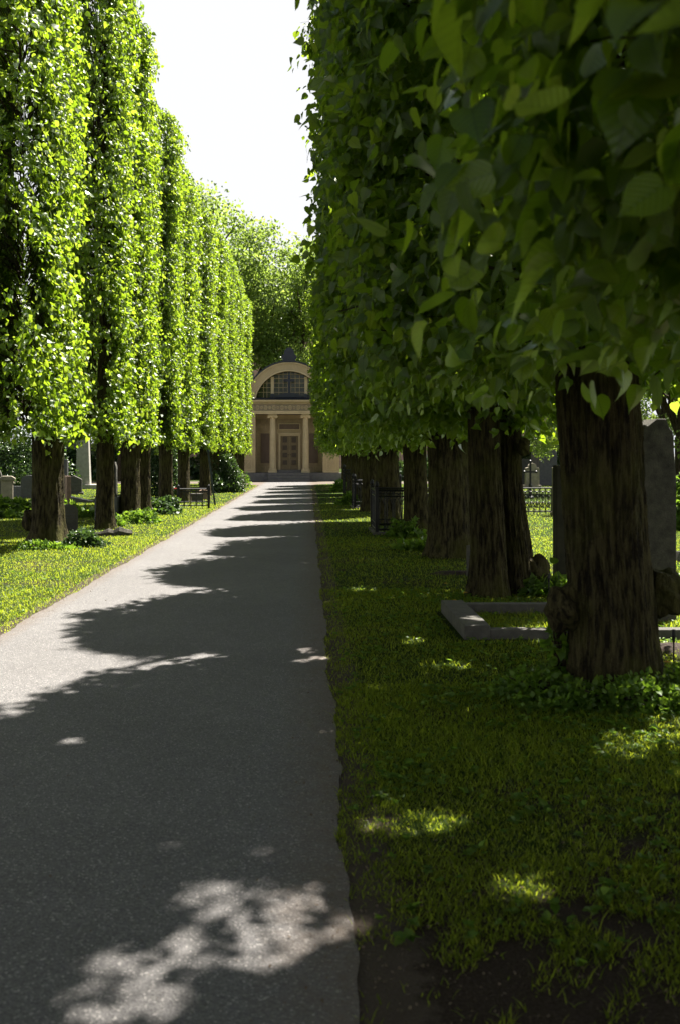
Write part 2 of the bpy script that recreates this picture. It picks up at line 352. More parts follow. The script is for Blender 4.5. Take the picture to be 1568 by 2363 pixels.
def snoise(th, z, ph):
    return (np.sin(3 * th + ph[0] + .9 * np.sin(z * 1.3 + ph[1])) + np.sin(5 * th - z * 1.1 + ph[2]) + np.sin(z * 2.3 + 2 * th + ph[3]) + .8 * np.sin(8 * th + z * 3.7 + ph[4]) + .8 * np.sin(z * 5.9 - 4 * th + ph[5])) / 4.6
def crown_data(rx, ry, z0, z1, shoots, per, L, seed, p=2.6, taper=1.1, holes=.16, up=.10, thick=.30, solid=99, cone=None):
    r = np.random.RandomState(seed); ph = r.rand(8) * 6.28
    th = r.rand(shoots) * 2 * PI; z = z0 + .15 + (z1 - z0 - .15) * r.rand(shoots) ** 1.0
    nz = snoise(th, z, ph)
    keep = r.rand(shoots) < np.clip(.58 + nz * 1.25 + (1 - holes) * .35 + .5 * (z > solid), .10, 1); th, z, nz = th[keep], z[keep], nz[keep]
    top = np.clip((z - (z1 - taper)) / taper, 0, 1); bot = np.clip((z0 + .45 - z) / .45, 0, 1)
    env = ((1 - .55 * top ** 2.4) if cone is None else np.interp(z, cone[0], cone[1])) * (1 - .10 * bot ** 2) * (1 - up * np.clip((z - z0) / (z1 - z0), 0, 1))
    R = (np.abs(np.cos(th) / rx) ** p + np.abs(np.sin(th) / ry) ** p) ** (-1 / p)
    depth = r.rand(len(th)) ** 1.8 * thick
    cap = r.rand(len(th)) < .9 * top ** 3                      # close the top
    rad = R * env * (1 + .07 * nz + .11 * (z > 6.5) * np.sin(9 * th + 2 * np.sin(2.1 * z + ph[6])) * np.sin(4.3 * z + ph[7])) - .30 - depth
    rad = np.where(cap, rad * np.sqrt(r.rand(len(th))), rad); rad = np.maximum(rad, .05)
    under = r.rand(len(th)) < .85 * bot                        # leaves under the crown
    rad = np.where(under, rad * np.sqrt(.15 + .85 * r.rand(len(th))), rad)
    ex = r.rand(len(th)) < .035                                # stray shoots sticking out
    rad = rad + ex * (.05 + .14 * r.rand(len(th)))
    out = np.stack([np.cos(th), np.sin(th), np.zeros_like(th)], 1)
    # outward normal of the rounded square
    g = np.stack([np.sign(out[:, 0]) * np.abs(out[:, 0] / rx) ** (p - 1) / rx, np.sign(out[:, 1]) * np.abs(out[:, 1] / ry) ** (p - 1) / ry, 0 * th], 1); g = norm(g)
    O = out * rad[:, None]; O[:, 2] = z
    n = len(th); ln = .26 + .26 * r.rand(n)
    tt = (.15 + .85 * (np.arange(per)[None, :] + r.rand(n, per)) / per)
    dirn = norm(g + r.randn(n, 3) * .28)
    Pp = O[:, None, :] + dirn[:, None, :] * (ln[:, None] * tt * .8)[:, :, None]
    Pp[:, :, 2] += (ln[:, None] * (.25 * tt - .75 * tt ** 2)); Pp += r.randn(n, per, 3) * .045
    Pp = Pp.reshape(-1, 3); G = np.repeat(g, per, 0); m = len(Pp)
    D = G * .42 + np.array([0, 0, -.72]) + r.randn(m, 3) * .50
    Nn = G * .75 + np.array([0, 0, .55]) + r.randn(m, 3) * .50
    S = L * (.55 + .6 * r.rand(m)); S *= (1 + .1 * r.randn(m)).clip(.7, 1.3)
    var = (.5 + .22 * r.randn(m) + .12 * np.repeat(r.randn(n), per)).clip(0, 1)
    pr = dict(O=O, dirn=dirn, ln=ln)
    return Pp, D, Nn, S, var, pr
def crown(name, data, n, keep=None, near=None):
    P, D, Nn, S, var, _ = data
    if keep is not None: P, D, Nn, S, var = P[keep], D[keep], Nn[keep], S[keep], var[keep]
    if near is None: return stamp(name, leaf_template(n), P, D, Nn, S, var, curl=True)
    nr = near(P); a = stamp(name, leaf_template(n), P[nr], D[nr], Nn[nr], S[nr], var[nr], curl=True, raw=True); f = ~nr
    b = stamp(name, leaf_template(4), P[f], D[f], Nn[f], S[f], var[f], curl=True, raw=True)
    return np_mesh(name, np.concatenate([a[0], b[0]]), np.concatenate([a[1], b[1] + len(a[0])]), np.concatenate([a[2], b[2]]), np.concatenate([a[3], b[3]]))
def tubes_mesh(name, A, B, r0, r1, sides=4, sag=0.0, wig=0.0, rings_n=3):
    """many slender tapered twigs as one mesh, A -> B"""
    n = len(A); q = np.random.RandomState(n % 9973 + 1); T = norm(B - A); ref = np.where(np.abs(T[:, 2:3]) < .9, np.array([[0, 0, 1.]]), np.array([[1., 0, 0]])); U = norm(np.cross(T, ref)); W = np.cross(T, U)
    ph = q.rand(n, 4) * 6.28; rings = []; r0 = np.asarray(r0) + np.zeros(n); r1 = np.asarray(r1) + np.zeros(n)
    for j in range(rings_n):
        u = j / (rings_n - 1); e = math.sin(PI * u); P = A + (B - A) * u + np.array([0, 0, sag * e])
        if wig: P = P + U * (wig * e * np.sin(ph[:, :1] + 5 * u)) + W * (wig * e * np.sin(ph[:, 1:2] + 7 * u))
        r = (r0 + (r1 - r0) * u)[:, None]
        for k in range(sides):
            a = 2 * PI * k / sides; rings.append(P + (U * math.cos(a) + W * math.sin(a)) * r)
    V = np.stack(rings, 1); F = []
    for j in range(rings_n - 1):
        for k in range(sides): F.append((j * sides + k, j * sides + (k + 1) % sides, (j + 1) * sides + (k + 1) % sides, (j + 1) * sides + k))
    tl = np.array([i for f in F for i in f]); kk = rings_n * sides
    loops = (tl[None, :] + (np.arange(n) * kk)[:, None]).ravel(); totals = np.full(n * len(F), 4)
    return np_mesh(name, V.reshape(-1, 3), loops, totals)
def branch_mesh(name, data, seed, every=3):
    pr = data[5]; r = np.random.RandomState(seed); O = pr['O'][::every]; n = len(O)
    E = O + pr['dirn'][::every] * pr['ln'][::every, None] * .7
    A = np.zeros_like(O); f = .05 + .3 * r.rand(n); A[:, 0] = O[:, 0] * f; A[:, 1] = O[:, 1] * f; A[:, 2] = np.maximum(2.15 + .5 * r.rand(n), O[:, 2] - (.1 + .9 * r.rand(n)))
    rr = .004 + .014 * r.rand(n) ** 3
    return tubes_mesh(name, np.concatenate([A]), np.concatenate([E]), rr * 1.5, rr * .3, 4, .10, .10, 7)

def trunk_mesh(name, prof, seed, n=72, nz=120, ridge=.018, top=None, flare=.30):
    """prof: list of (z, cx, cy, r); fissured bark is modelled as ridges"""
    r = np.random.RandomState(seed); z = np.concatenate([np.linspace(-.05, 2.6, nz), np.linspace(2.7, prof[-1][0], 24)])
    pz = [q[0] for q in prof]; cx = np.interp(z, pz, [q[1] for q in prof]); cy = np.interp(z, pz, [q[2] for q in prof]); R = np.interp(z, pz, [q[3] for q in prof])
    th = np.arange(n) * 2 * PI / n; TH, Z = np.meshgrid(th, z)
    lob = np.zeros_like(TH)
    for k, a in ((2, .06), (3, .06), (5, .04), (7, .03)): lob += a * np.sin(k * TH + r.rand() * 6.28 + .5 * np.sin(Z * (.8 + r.rand()) + r.rand() * 6))
    fl = flare * np.exp(-np.maximum(Z, 0) / .20) * (1 + .5 * np.sin(5 * TH + r.rand() * 6.28) + .35 * np.sin(8 * TH + r.rand() * 6))
    rd = np.zeros_like(TH)
    for k in (19, 28, 39, 52): rd += (1 - np.abs(np.sin(k * TH / 2 + r.rand() * 6.28 + 1.3 * np.sin(Z * (1.2 + r.rand() * 2) + TH * 2 + r.rand() * 6) + .5 * np.sin(Z * 7 + r.rand() * 6)))) * .5
    rd += .35 * r.rand(*TH.shape)
    RR = R[:, None] * (1 + lob + fl) + ridge * (rd - .8)
    V = np.stack([cx[:, None] + RR * np.cos(TH), cy[:, None] + RR * np.sin(TH), Z], -1).reshape(-1, 3)
    m = len(z); i = np.arange(n); F = []
    for j in range(m - 1): F.append(np.stack([j * n + i, j * n + (i + 1) % n, (j + 1) * n + (i + 1) % n, (j + 1) * n + i], 1))
    F = np.concatenate(F); return np_mesh(name, V, F.ravel(), np.full(len(F), 4))
def burl(tree, name, loc, sc_, seed, rr=.5):
    r = random.Random(seed); v = []; f = []; n, m = 26, 18
    ph = [r.random() * 6 for _ in range(6)]
    for j in range(m + 1):
        for i in range(n):
            a = 2 * PI * i / n; b = PI * j / m
            x, y, z = math.sin(b) * math.cos(a), math.sin(b) * math.sin(a), math.cos(b)
            k = 1 + .08 * math.sin(5 * x + ph[0] + 4 * z) + .08 * math.sin(7 * y + ph[1]) + .06 * math.sin(11 * z + 6 * x + ph[2]) + .04 * (r.random() - .5) * math.sin(b)
            v.append((loc[0] + sc_[0] * k * x, loc[1] + sc_[1] * k * y, loc[2] + sc_[2] * k * z))
    for j in range(m):
        for i in range(n): f.append((j * n + i, (j + 1) * n + i, (j + 1) * n + (i + 1) % n, j * n + (i + 1) % n))
    mb = MB(); mb.add(v, f); return mb.build(name, M['bark'], tree, smooth=True)

GR_R = 'lime trees in the shaded right hand row'; GR_L = 'lime trees in the sunlit left hand row'
def corridor_keep(data, origin, spots, rad):
    """clear leaves along sun rays: added gaps that shape sun patches below"""
    P = data[0] + np.array([origin[0], origin[1], 0]) + norm(data[1]) * data[3][:, None] * .5; k = np.ones(len(P), bool); s = np.array(sdir)
    for (x, y, q) in spots:
        d = P - np.array([x, y, 0]); t = d @ s; perp = np.linalg.norm(d - t[:, None] * s, axis=1); k &= ~((perp < q * rad + .080) & (t > 0) & (np.random.RandomState(3).rand(len(k)) > .06))
    return k
SPOTS = [(-.33, 3.62, .09), (-.23, 3.48, .09), (-.035, 3.66, .03), (-.14, 3.32, .09), (.03, 3.40, .08), (-.32, 3.27, .06), (-.45, 3.1, .06), (-.59, 3.06, .06), (-.53, 2.95, .09), (-.22, 3.24, .05),
         (-.18, 4.0, .02), (-.565, 4.03, .02), (-1.34, 5.57, .015), (0.0, 8.26, .01), (.38, 4.38, .10), (.55, 4.36, .05), (.25, 4.55, .04), (.80, 3.66, .06), (1.9, 5.5, .16), (2.1, 6.1, .14), (2.0, 5.0, .08), (1.7, 5.3, .06), (1.1, 7.6, .06), (1.5, 9.1, .05), (.9, 8.6, .05),
         (0.0, 8.15, .03), (-.08, 7.75, .02), (.07, 7.9, .03), (.6, 12, .10), (.4, 17, .15), (.3, 27, .3), (.7, 35, .3)]
_r = random.Random(4); SPOTS = [(x + _r.uniform(-1, 1) * q * .9, y + _r.uniform(-1, 1) * q * 1.1, q * _r.uniform(.35, .8)) for (x, y, q) in SPOTS for _ in range(4 if q > .045 else 1)]
def t_children(t): return [o for o in C.objects if o.parent == t]
def make_tree(name, x, y, crown_me, branch_me, trunk_me, label, group, rz=0, extra=None):
    t = empty(name, (x, y, 0), 0, label=label, cat='tree', group=group)
    if trunk_me: link('trunk', trunk_me, M['bark'], t)
    c = link('crown', crown_me, M['lime'], t); c.rotation_euler = (0, 0, rz)
    b = link('branches', branch_me, M['twig'], t); b.rotation_euler = (0, 0, rz)
    return t

LEAF = .098
# right row ------------------------------------------------------------------
def r_data(seed, rx=1.95, ry=1.85, z0=1.9, z1=11.0, shoots=9500, per=10, L=LEAF, thick=.9, bot=(.80, .83, .92)): return crown_data(rx, ry, z0, z1, shoots, per, L, seed, taper=1.0, up=.0, thick=thick, solid=5.5, cone=([0, 1.9, 3.2, 4.2, 7.1, 7.9, 9, 10.2, 11.2], [bot[0], bot[1], bot[2], 1, 1, .87, .58, .34, .12]))
TOPP = lambda r0, r1=None: [(0, 0, 0, r0), (1.2, -.03, 0, r0 * .93), (2.4, -.06, 0, r0 * .88), (5, -.03, 0, r0 * .65), (9, 0, 0, r0 * .35), (11.2, 0, 0, .04)]
R = []
def right_near(i, x, y, r0, tn, label, prof=None, rx=1.95, ry=1.95, seed=0, z0=1.9, extra_keep=None, cy=0.0, **kw):
    d = r_data(100 + i + seed, rx, ry, z0, **kw); d[0][:, 1] += cy; d[5]['O'][:, 1] += cy; k = corridor_keep(d, (x, y), SPOTS, 1.0)
    if extra_keep is not None: k &= extra_keep(d[0] + np.array([x, y, 0]))
    cm = crown('lime_crown_near', d, tn, k, near=(lambda P: (np.linalg.norm(P + np.array([x, y, -1.6]), axis=1) < 5.2)) if i in (0, 1) else None)
    bm = branch_mesh('lime_branches_near', d, i + 5, 22)
    tm = trunk_mesh('lime_trunk', prof or TOPP(r0), 30 + i, n=200 if i in (1, 2) else 110, nz=320 if i in (1, 2) else 160, ridge=.018 if i in (1, 2) else .018, flare=.15 if i in (1, 2) else .28)
    return make_tree('lime_tree', x, y, cm, bm, tm, label, GR_R)
camclear = lambda W: (np.linalg.norm(W - np.array([0, 0, 1.6]), axis=1) > 1.45)
right_near(-1, 2.2, -2.3, .28, 2, 'unseen lime tree by the viewpoint, added to the shaded row for its shadow', extra_keep=camclear)  # out of view, added for the shadow it casts
right_near(0, 2.2, 2.25, .28, 10, 'nearest lime tree, only its large dark leaves reach in at upper right', rx=1.92, ry=2.0, z0=1.93, extra_keep=camclear, bot=(.95, .98, 1), shoots=15000, thick=1.3, L=.098)
prof1 = [(0, .02, 0, .285), (.45, 0, 0, .27), (1.2, -.06, 0, .25), (2.0, -.10, 0, .25), (2.6, -.12, 0, .25), (5, -.1, 0, .19), (9, 0, 0, .10), (11.3, 0, 0, .03)]
t1 = right_near(1, 2.10, 6.85, .28, 6, 'lime tree with the thickest furrowed trunk and burls on both sides, nearest on right', prof1, z0=2.12, rx=2.0, ry=2.6, cy=.7, shoots=14500)
burl(t1, 'burl', (-.34, .02, .56), (.13, .16, .16), 3); burl(t1, 'burl', (.36, .05, .66), (.14, .15, .17), 8)
prof2 = [(0, -.02, 0, .23), (.5, -.02, 0, .205), (1.5, -.07, 0, .185), (2.6, -.10, 0, .17), (5, -.15, 0, .13), (9, -.1, 0, .06), (11, 0, 0, .03)]
t2 = right_near(2, 2.10, 11.5, .22, 4, 'lime tree with a twin trunk beside the stone grave border', prof2, rx=2.05, ry=1.75, cy=1.0)
tw = trunk_mesh('lime_second_stem', [(0, .42, .35, .22), (.5, .37, .35, .17), (1.3, .28, .35, .14), (2.6, .22, .3, .15), (5, .2, .2, .10), (9, .1, .1, .05)], 77, n=150, nz=240)
link('second_stem', tw, M['bark'], t2); burl(t2, 'burl', (.60, .3, .22), (.14, .18, .22), 12); burl(t2, 'burl', (.40, .1, 1.72), (.07, .1, .11), 14)
right_near(3, 2.26, 16.0, .33, 4, 'broad straight lime trunk behind the twin stemmed tree, paler grey at its foot', rx=2.08, ry=1.9, cy=.7)
dA = r_data(201, 1.46, 1.85, 1.85, shoots=7000); dB = r_data(202, 1.42, 1.85, 1.85, shoots=7000)
cA, cB = crown('lime_crown_far', dA, 4), crown('lime_crown_far', dB, 4); bA, bB = branch_mesh('lime_branches_far', dA, 1, 22), branch_mesh('lime_branches_far', dB, 2, 22)
tA, tB = trunk_mesh('lime_trunk', TOPP(.26), 51, 90, 90), trunk_mesh('lime_trunk', TOPP(.30), 52, 90, 90)
rlab = {4: (2.22, 20.5, 'lime trunk just right of the square iron grave enclosure'), 5: (1.95, 24.3, 'lime trunk behind the square iron grave enclosure'),
        6: (1.85, 29.4, 'slim lime trunk left of the square iron grave enclosure'), 7: (1.9, 34.0, 'lime trunk between the two dark iron grave fences'),
        8: (1.9, 38.6, 'lime tree behind the farther iron grave fence'), 9: (1.95, 43.2, 'fourth lime from the chapel in the shaded row'),
        10: (1.95, 48, 'third lime from the chapel in the shaded row'), 11: (2.0, 52.6, 'second lime from the chapel in the shaded row'), 13: (2.2, -6.9, 'unseen lime tree behind the viewpoint, added to the shaded row to block sky light'), 12: (2.1, 57, 'last lime of the shaded row before the chapel forecourt')}  # the tree behind the viewpoint is unseen, added to cut ambient sky light
for i, (x, y, lab) in rlab.items():
    ab = i % 2; make_tree('lime_tree', x, y, (cA, cB)[ab], (bA, bB)[ab], (tA, tB)[ab], lab, GR_R, rz=PI / 2 * (i % 4))
# left row ------------------------------------------------------------------
def l_data(seed, rx, ry, z0, z1, shoots): return crown_data(rx, ry, z0, z1, shoots, 10, LEAF * 1.0, seed, 3.4, .55, .25, .0, thick=.52)
LTOP = lambda r0: [(0, 0, 0, r0), (1.2, 0, 0, r0 * .9), (2.4, 0, 0, r0 * .92), (5, 0, 0, r0 * .6), (9, 0, 0, r0 * .3), (10.8, 0, 0, .03)]
def rowx(y): return -4.75 + .02 * (y - 18)
# trunk y, crown from, crown to, trunk radius, height, label
llist = [(11.8, 9.4, 14.8, .30, 12.5, 'lime tree cut off by the left edge, nearest in the sunlit row'),
         (18.2, 15.1, 19.7, .31, 12.6, 'sunlit column shaped lime with the thickest trunk in the left row, flared foot'),
         (22.2, 20.6, 24.0, .19, 15.0, 'tall sunlit lime with a slim trunk right of the thick one'),
         (25.0, 24.1, 26.5, .25, 12.7, 'sunlit lime standing beside the grey stone column monument'),
         (27.2, 26.2, 28.0, .24, 11.7, 'sunlit lime with ivy patch at its foot, behind the column monument'),
         (31.3, 29.2, 32.6, .22, 12.3, 'sunlit lime between the ivy patch and the red flowers'),
         (35.2, 32.6, 36.3, .24, 11.5, 'sunlit lime behind the small black grave railing'),
         (41.2, 38.1, 42.3, .20, 11.6, 'slim sunlit lime beside the dark green post'),
         (45.0, 43.2, 46.9, .22, 11.8, 'fourth lime from the chapel in the sunlit row'),
         (49.2, 47.5, 51.1, .2, 11.8, 'third lime from the chapel in the sunlit row'),
         (53.6, 51.9, 55.6, .2, 11.5, 'second lime from the chapel in the sunlit row'),
         (58.2, 56.8, 60.2, .2, 11.2, 'last lime of the sunlit row, touching the chapel front in view'),
         (5.6, 3.6, 8.0, .2, 12.5, 'unseen lime tree left of the frame, added to the sunlit row to block sky light'), (-.6, -3, 2.2, .2, 12.5, 'unseen lime tree just behind the viewpoint, added to block sky light')]  # both out of view, added to hold back sky light near the camera
shared = {}
for i, (y, ya, yb, r0, h, lab) in enumerate(llist):
    x = rowx(y) - (.35 if y < 15 else 0) + (.14 if 20 < y < 26 else 0); z0 = 1.98 - .012 * min(i, 11); ry = (yb - ya) / 2 * (.90 if i >= 5 else .97)
    if i < 5:
        d = l_data(300 + i, .70, ry, z0, h, int((4 * ry + 2.8) * h * 46)); cm = crown('lime_column_crown', d, 4); bm = branch_mesh('lime_column_branches', d, i, 6)
        tm = trunk_mesh('lime_trunk', LTOP(r0), 60 + i, 130 if i < 3 else 80, 160, flare=.45 if i == 1 else .3); sy = 1
    else:
        k = i % 3
        if k not in shared:
            d = l_data(320 + k, .70, 1.85, 1.86, 11.6, int(10.2 * 11.6 * 36))
            shared[k] = (crown('lime_column_crown', d, 4), branch_mesh('lime_column_branches', d, 9 + k, 6), trunk_mesh('lime_trunk', LTOP(.22), 70 + k, 70, 80))
        cm, bm, tm = shared[k]; sy = ry / 1.85
    t = make_tree('lime_tree', x, y, cm, bm, tm, lab, GR_L, 0)
    for ch_ in t_children(t):
        if ch_.name.split('.')[0] in ('crown', 'branches'): ch_.location = (-.22, (ya + yb) / 2 - y, 0); ch_.scale = (1, sy, h / 11.6 if i >= 5 else 1)
    if i == 1: burl(t, 'burl', (-.34, -.05, .45), (.12, .14, .20), 21)

# ---------------------------------------------------------------- woodland and park trees
def park_tree(seed, H, Rr, nl, L=.20, trunk_h=.28):
    r = np.random.RandomState(seed); mb = MB(); blobs = []
    base = Vector((0, 0, 0)); p0 = [(0, 0, 0), (.1 * r.randn(), .1 * r.randn(), H * trunk_h * .5), (.25 * r.randn(), .25 * r.randn(), H * trunk_h)]
    mb.tube(p0, [.026 * H, .02 * H, .017 * H], 10)
    root = Vector(p0[-1]); nb = 9
    for i in range(nb):
        a = 2 * PI * i / nb + r.rand() * .6; el = .45 + .9 * r.rand(); ln = H * (.30 + .26 * r.rand()); fl = Rr / (H * .45)
        e = root + Vector((math.cos(a) * math.cos(el) * ln * fl, math.sin(a) * math.cos(el) * ln * fl, math.sin(el) * ln))
        mid = (root + e) / 2 + Vector((r.randn(), r.randn(), r.randn() * .3)) * .03 * H + Vector((0, 0, .03 * H))
        mb.tube([root, mid, e], [.011 * H, .007 * H, .003 * H], 6)
        for j in range(3):
            e2 = mid.lerp(e, .3 + .3 * j) + Vector((r.randn(), r.randn(), .3 + .5 * r.rand())) * .10 * H
            mb.tube([mid.lerp(e, .25 * j), e2], [.005 * H, .0015 * H], 5); blobs.append((e2, .060 * H * (.6 + .7 * r.rand())))
        blobs.append((e, .070 * H * (.7 + .5 * r.rand())))
    for i in range(16):
        a = r.rand() * 6.28; q = Rr * .7 * math.sqrt(r.rand()); blobs.append((Vector((math.cos(a) * q, math.sin(a) * q, H * (.62 + .30 * r.rand() * (1 - .6 * q / Rr)))), .062 * H * (.6 + .7 * r.rand())))
    for i in range(12):
        a = r.rand() * 6.28; q = Rr * (.5 + .35 * r.rand()); blobs.append((Vector((math.cos(a) * q, math.sin(a) * q, H * ((.24 if H < 15 else .36) + .30 * r.rand()))), .06 * H))
    Bc = np.array([tuple(b[0]) for b in blobs]); Br = np.array([b[1] for b in blobs]); wgt = Br ** 2; idx = r.choice(len(blobs), nl, p=wgt / wgt.sum())
    d = norm(r.randn(nl, 3)); rad = r.rand(nl) ** .45
    sub = 1 + .22 * np.sin(6 * d[:, 0] + 3 * idx) * np.sin(7 * d[:, 1] + idx) + .18 * np.sin(11 * d[:, 2] + 5 * idx)
    P = Bc[idx] + d * (Br[idx] * rad * sub)[:, None] * np.array([1.15, 1.15, .85])
    D = d * .5 + np.array([0, 0, -.4]) + r.randn(nl, 3) * .6; Nn = d * .5 + np.array([0, 0, .6]) + r.randn(nl, 3) * .6
    S = L * (.6 + .7 * r.rand(nl)); var = (.5 + .25 * r.randn(nl)).clip(0, 1)
    return stamp('park_crown', leaf_template(2), P, D, Nn, S, var), mb
PT = []
for sd, H, Rr, nl in ((11, 21, 6.5, 21000), (12, 19, 6.0, 19000), (13, 12, 4.2, 20000), (14, 8, 3.4, 16000)):
    cm, mb = park_tree(sd, H, Rr, nl, .18 if H > 15 else .13); me = bpy.data.meshes.new('park_trunk'); me.from_pydata([tuple(p) for p in mb.v], [], mb.f); me.update(); PT.append((cm, me))
def park(k, x, y, label, rz=0, s=1.0, group='park trees beyond the avenue'):
    t = empty('park_tree', (x, y, 0), rz, label=label, cat='tree', group=group); link('trunk', PT[k][1], M['twig'], t); link('crown', PT[k][0], M['tree'], t); t.scale = (s, s, s); return t
park(0, -5.6, 84, 'tall broadleaf tree whose crown fills the gap left of the chapel finial', 0.4, 1.0)
park(1, -2.2, 80, 'tall broadleaf tree directly behind the chapel finial', 3.4, 1.02)
park(0, 3.4, 81, 'tall broadleaf tree behind the right half of the chapel', 4.0, 1.1)
park(1, -7.9, 77, 'highest park tree, showing its top just above the sunlit row', 5.2, 1.34)
park(0, 9.5, 88, 'broadleaf tree hidden mostly by the shaded row, behind the chapel', 1.1, 1.0)
park(2, -5.6, 74, 'lower round tree close behind the left shoulder of the chapel roof', 0.7, .72)
park(1, -20, 80, 'park tree far left beyond the sunlit graves', 0, .9)
park(2, -17, 48, 'spreading tree beyond the graves at the far left', 1.9, .9)
park(2, -22, 60, 'bright tree beyond the graves, second from the left', 4.2, 1.0)
park(3, -15.5, 41, 'low leafy tree behind the capped pedestal stone', 2.0, .8)
park(1, -30, 70, 'park tree at the far left horizon', 3, .95)
park(2, -12.5, 66, 'park tree seen between the first left trunks', 5, .9)
park(2, 12, 43, 'sunlit tree over the graves between the two nearest right trunks', 1.0, .62)
park(1, 20, 62, 'broad tree at the far end of the right lawn', 2.0, .95)
park(2, 12.6, 34, 'sunlit tree by the right edge above the tall granite slab', 3.0, .68)
park(2, 20.5, 57, 'round tree on the right lawn between the slab and the horizon trees', 1.3, .95)
park(2, 25, 66, 'farther round tree at the right edge of the cemetery', 5.1, 1.05)
park(2, 15.5, 60, 'round tree behind the ornate railing stones', 2.3, .9)
park(1, 32, 72, 'park tree on the right horizon', 4.4, .95)
park(0, 14, 78, 'park tree closing the view behind the right hand graves', 1.4, .85)
park(2, 25, 50, 'rounded tree far right beyond the railings', .3, 1.0)
park(1, 26, 90, 'distant tree between right horizon crowns', 2.9, 1.0)
park(0, -24, 95, 'distant tree between left horizon crowns', 2.9, 1.0)

def shrub(name, x, y, sx, sy, sz, n, L, label, seed, m='dark_leaf', cat='shrub', group=None, lo=.0, k=2, up=.5):
    r = np.random.RandomState(seed); d = norm(r.randn(n, 3)); d[:, 2] = np.abs(d[:, 2]); rad = .55 + .45 * r.rand(n) ** .6
    lump = 1 + .16 * np.sin(5 * d[:, 0] + seed) + .14 * np.sin(7 * d[:, 1] - seed) + .10 * np.sin(9 * d[:, 2])
    P = d * (rad * lump)[:, None] * np.array([sx, sy, sz]) + np.array([0, 0, lo]); D = d * .6 + r.randn(n, 3) * .5; Nn = np.array([0, 0, up]) + d * .6 + r.randn(n, 3) * .45
    me = stamp('shrub_leaves', leaf_template(k), P, D, Nn, L * (.6 + .7 * r.rand(n)), (.5 + .25 * r.randn(n)).clip(0, 1))
    t = empty(name, (x, y, 0), 0, label=label, cat=cat, group=group); link('leaves', me, M[m], t)
    a = r.rand(26) * 6.28; q = r.rand(26) * .8; E = np.stack([np.cos(a) * q * sx * .9, np.sin(a) * q * sy * .9, (.45 + .4 * r.rand(26)) * sz], 1)
    link('stems', tubes_mesh('shrub_stems', np.stack([E[:, 0] * .15, E[:, 1] * .15, 0 * a], 1), E, .012 + 0 * a, .004 + 0 * a), M['twig'], t)
    return t

# ---------------------------------------------------------------- the chapel
CX, CY, U = -1.29, 66.2, .005725
ux = lambda px: (px - 860) * U
hz = lambda py: (1810 - py) * U
ch = empty('mausoleum', (CX, CY, 0), 0, label='small ochre burial chapel with arched window, two ionic columns and double door', cat='chapel')
WB, WI = ux(1445), ux(1250)       # outer and inner half widths
cor = hz(865)
mb = MB(); mb.box(-WB, -WI, 0, 7.5, hz(1710), hz(1030)); mb.box(WI, WB, 0, 7.5, hz(1710), hz(1030)); mb.box(-WI, WI, 1.25, 7.4, hz(1710), hz(1030)); mb.box(-WB, WB, .02, 7.5, hz(1030), hz(868))
mb.build('wall', M['sand'], ch, bevel=.008)
# block joints on the recess wall, modelled as slightly proud ashlars
mb = MB(); rows = [hz(1705) + i * .36 for i in range(11)]
for i in range(len(rows) - 1):
    xs_ = [-WI + .02, -1.75 + .2 * (i % 2), -1.32, ]
    for (a, b) in ((-WI + .01, -1.62 + .25 * (i % 2)), (-1.6 + .25 * (i % 2), -.84), (.84, 1.62 - .25 * (i % 2)), (1.64 - .25 * (i % 2), WI - .01)):
        mb.box(a + .006, b - .006, 1.225, 1.249, rows[i] + .006, min(rows[i + 1], hz(1032)) - .006)
    if rows[i] > hz(1240):
        mb.box(-.83, -.01 + .3 * (i % 2), 1.225, 1.249, rows[i] + .006, min(rows[i + 1], hz(1032)) - .006); mb.box(.01 + .3 * (i % 2), .83, 1.225, 1.249, rows[i] + .006, min(rows[i + 1], hz(1032)) - .006)
mb.build('ashlar_facing', M['ashlar'], ch, bevel=.004)
mb = MB(); mb.box(-WB - .06, WB + .06, -.06, 7.6, 0, hz(1712)); mb.build('plinth', M['plinth'], ch, bevel=.015)
mb = MB()
for i in range(3): mb.box(-1.37 - .0 * i, 1.37, -1.05 + .33 * i, -.062, i * .19, (i + 1) * .19 - .004)
mb.build('steps', M['plinth'], ch, bevel=.012)
mb = MB(); mb.box(-.86, .86, .75, 1.22, hz(1712), hz(1680)); mb.build('door_step', M['plinth'], ch, bevel=.01)
for s in (-1, 1):
    cx = ux(1052) * s; col = empty('column', (0, 0, 0)); col.parent = ch
    mb = MB(); z0, z1 = hz(1660), hz(1078); prof = [(.215, z0)] + [(.215 - .035 * t ** 1.6, z0 + (z1 - z0) * t) for t in (.15, .3, .5, .7, .85, 1)]
    mb.lathe(prof, cx, .40, 32); mb.build('shaft', M['sand_light'], col, smooth=True)
    mb = MB(); mb.box(cx - .29, cx + .29, .11, .69, hz(1711), hz(1690)); mb.lathe([(.28, hz(1690)), (.30, hz(1684)), (.28, hz(1677)), (.24, hz(1672)), (.255, hz(1666)), (.22, hz(1660))], cx, .40, 32); mb.build('base', M['sand_light'], col, bevel=.006, smooth=True)
    mb = MB(); mb.lathe([(.18, z1), (.20, hz(1072)), (.24, hz(1064)), (.24, hz(1060))], cx, .4, 24)
    mb.box(cx - .30, cx + .30, .14, .66, hz(1060), hz(1048)); mb.box(cx - .27, cx + .27, .11, .69, hz(1047.5), hz(1031))
    for q in (-1, 1):       # volutes
        for rr_, yy in ((.105, .13), (.07, .118), (.035, .106)):
            out = [(cx + q * .24 + rr_ * math.cos(a), hz(1058) + rr_ * math.sin(a)) for a in [2 * PI * i / 20 for i in range(20)]]
            mb.prism(out, yy, .66 - (yy - .13) * -1 if rr_ > .1 else yy + .02)
    mb.build('capital', M['sand_light'], col, bevel=.003)
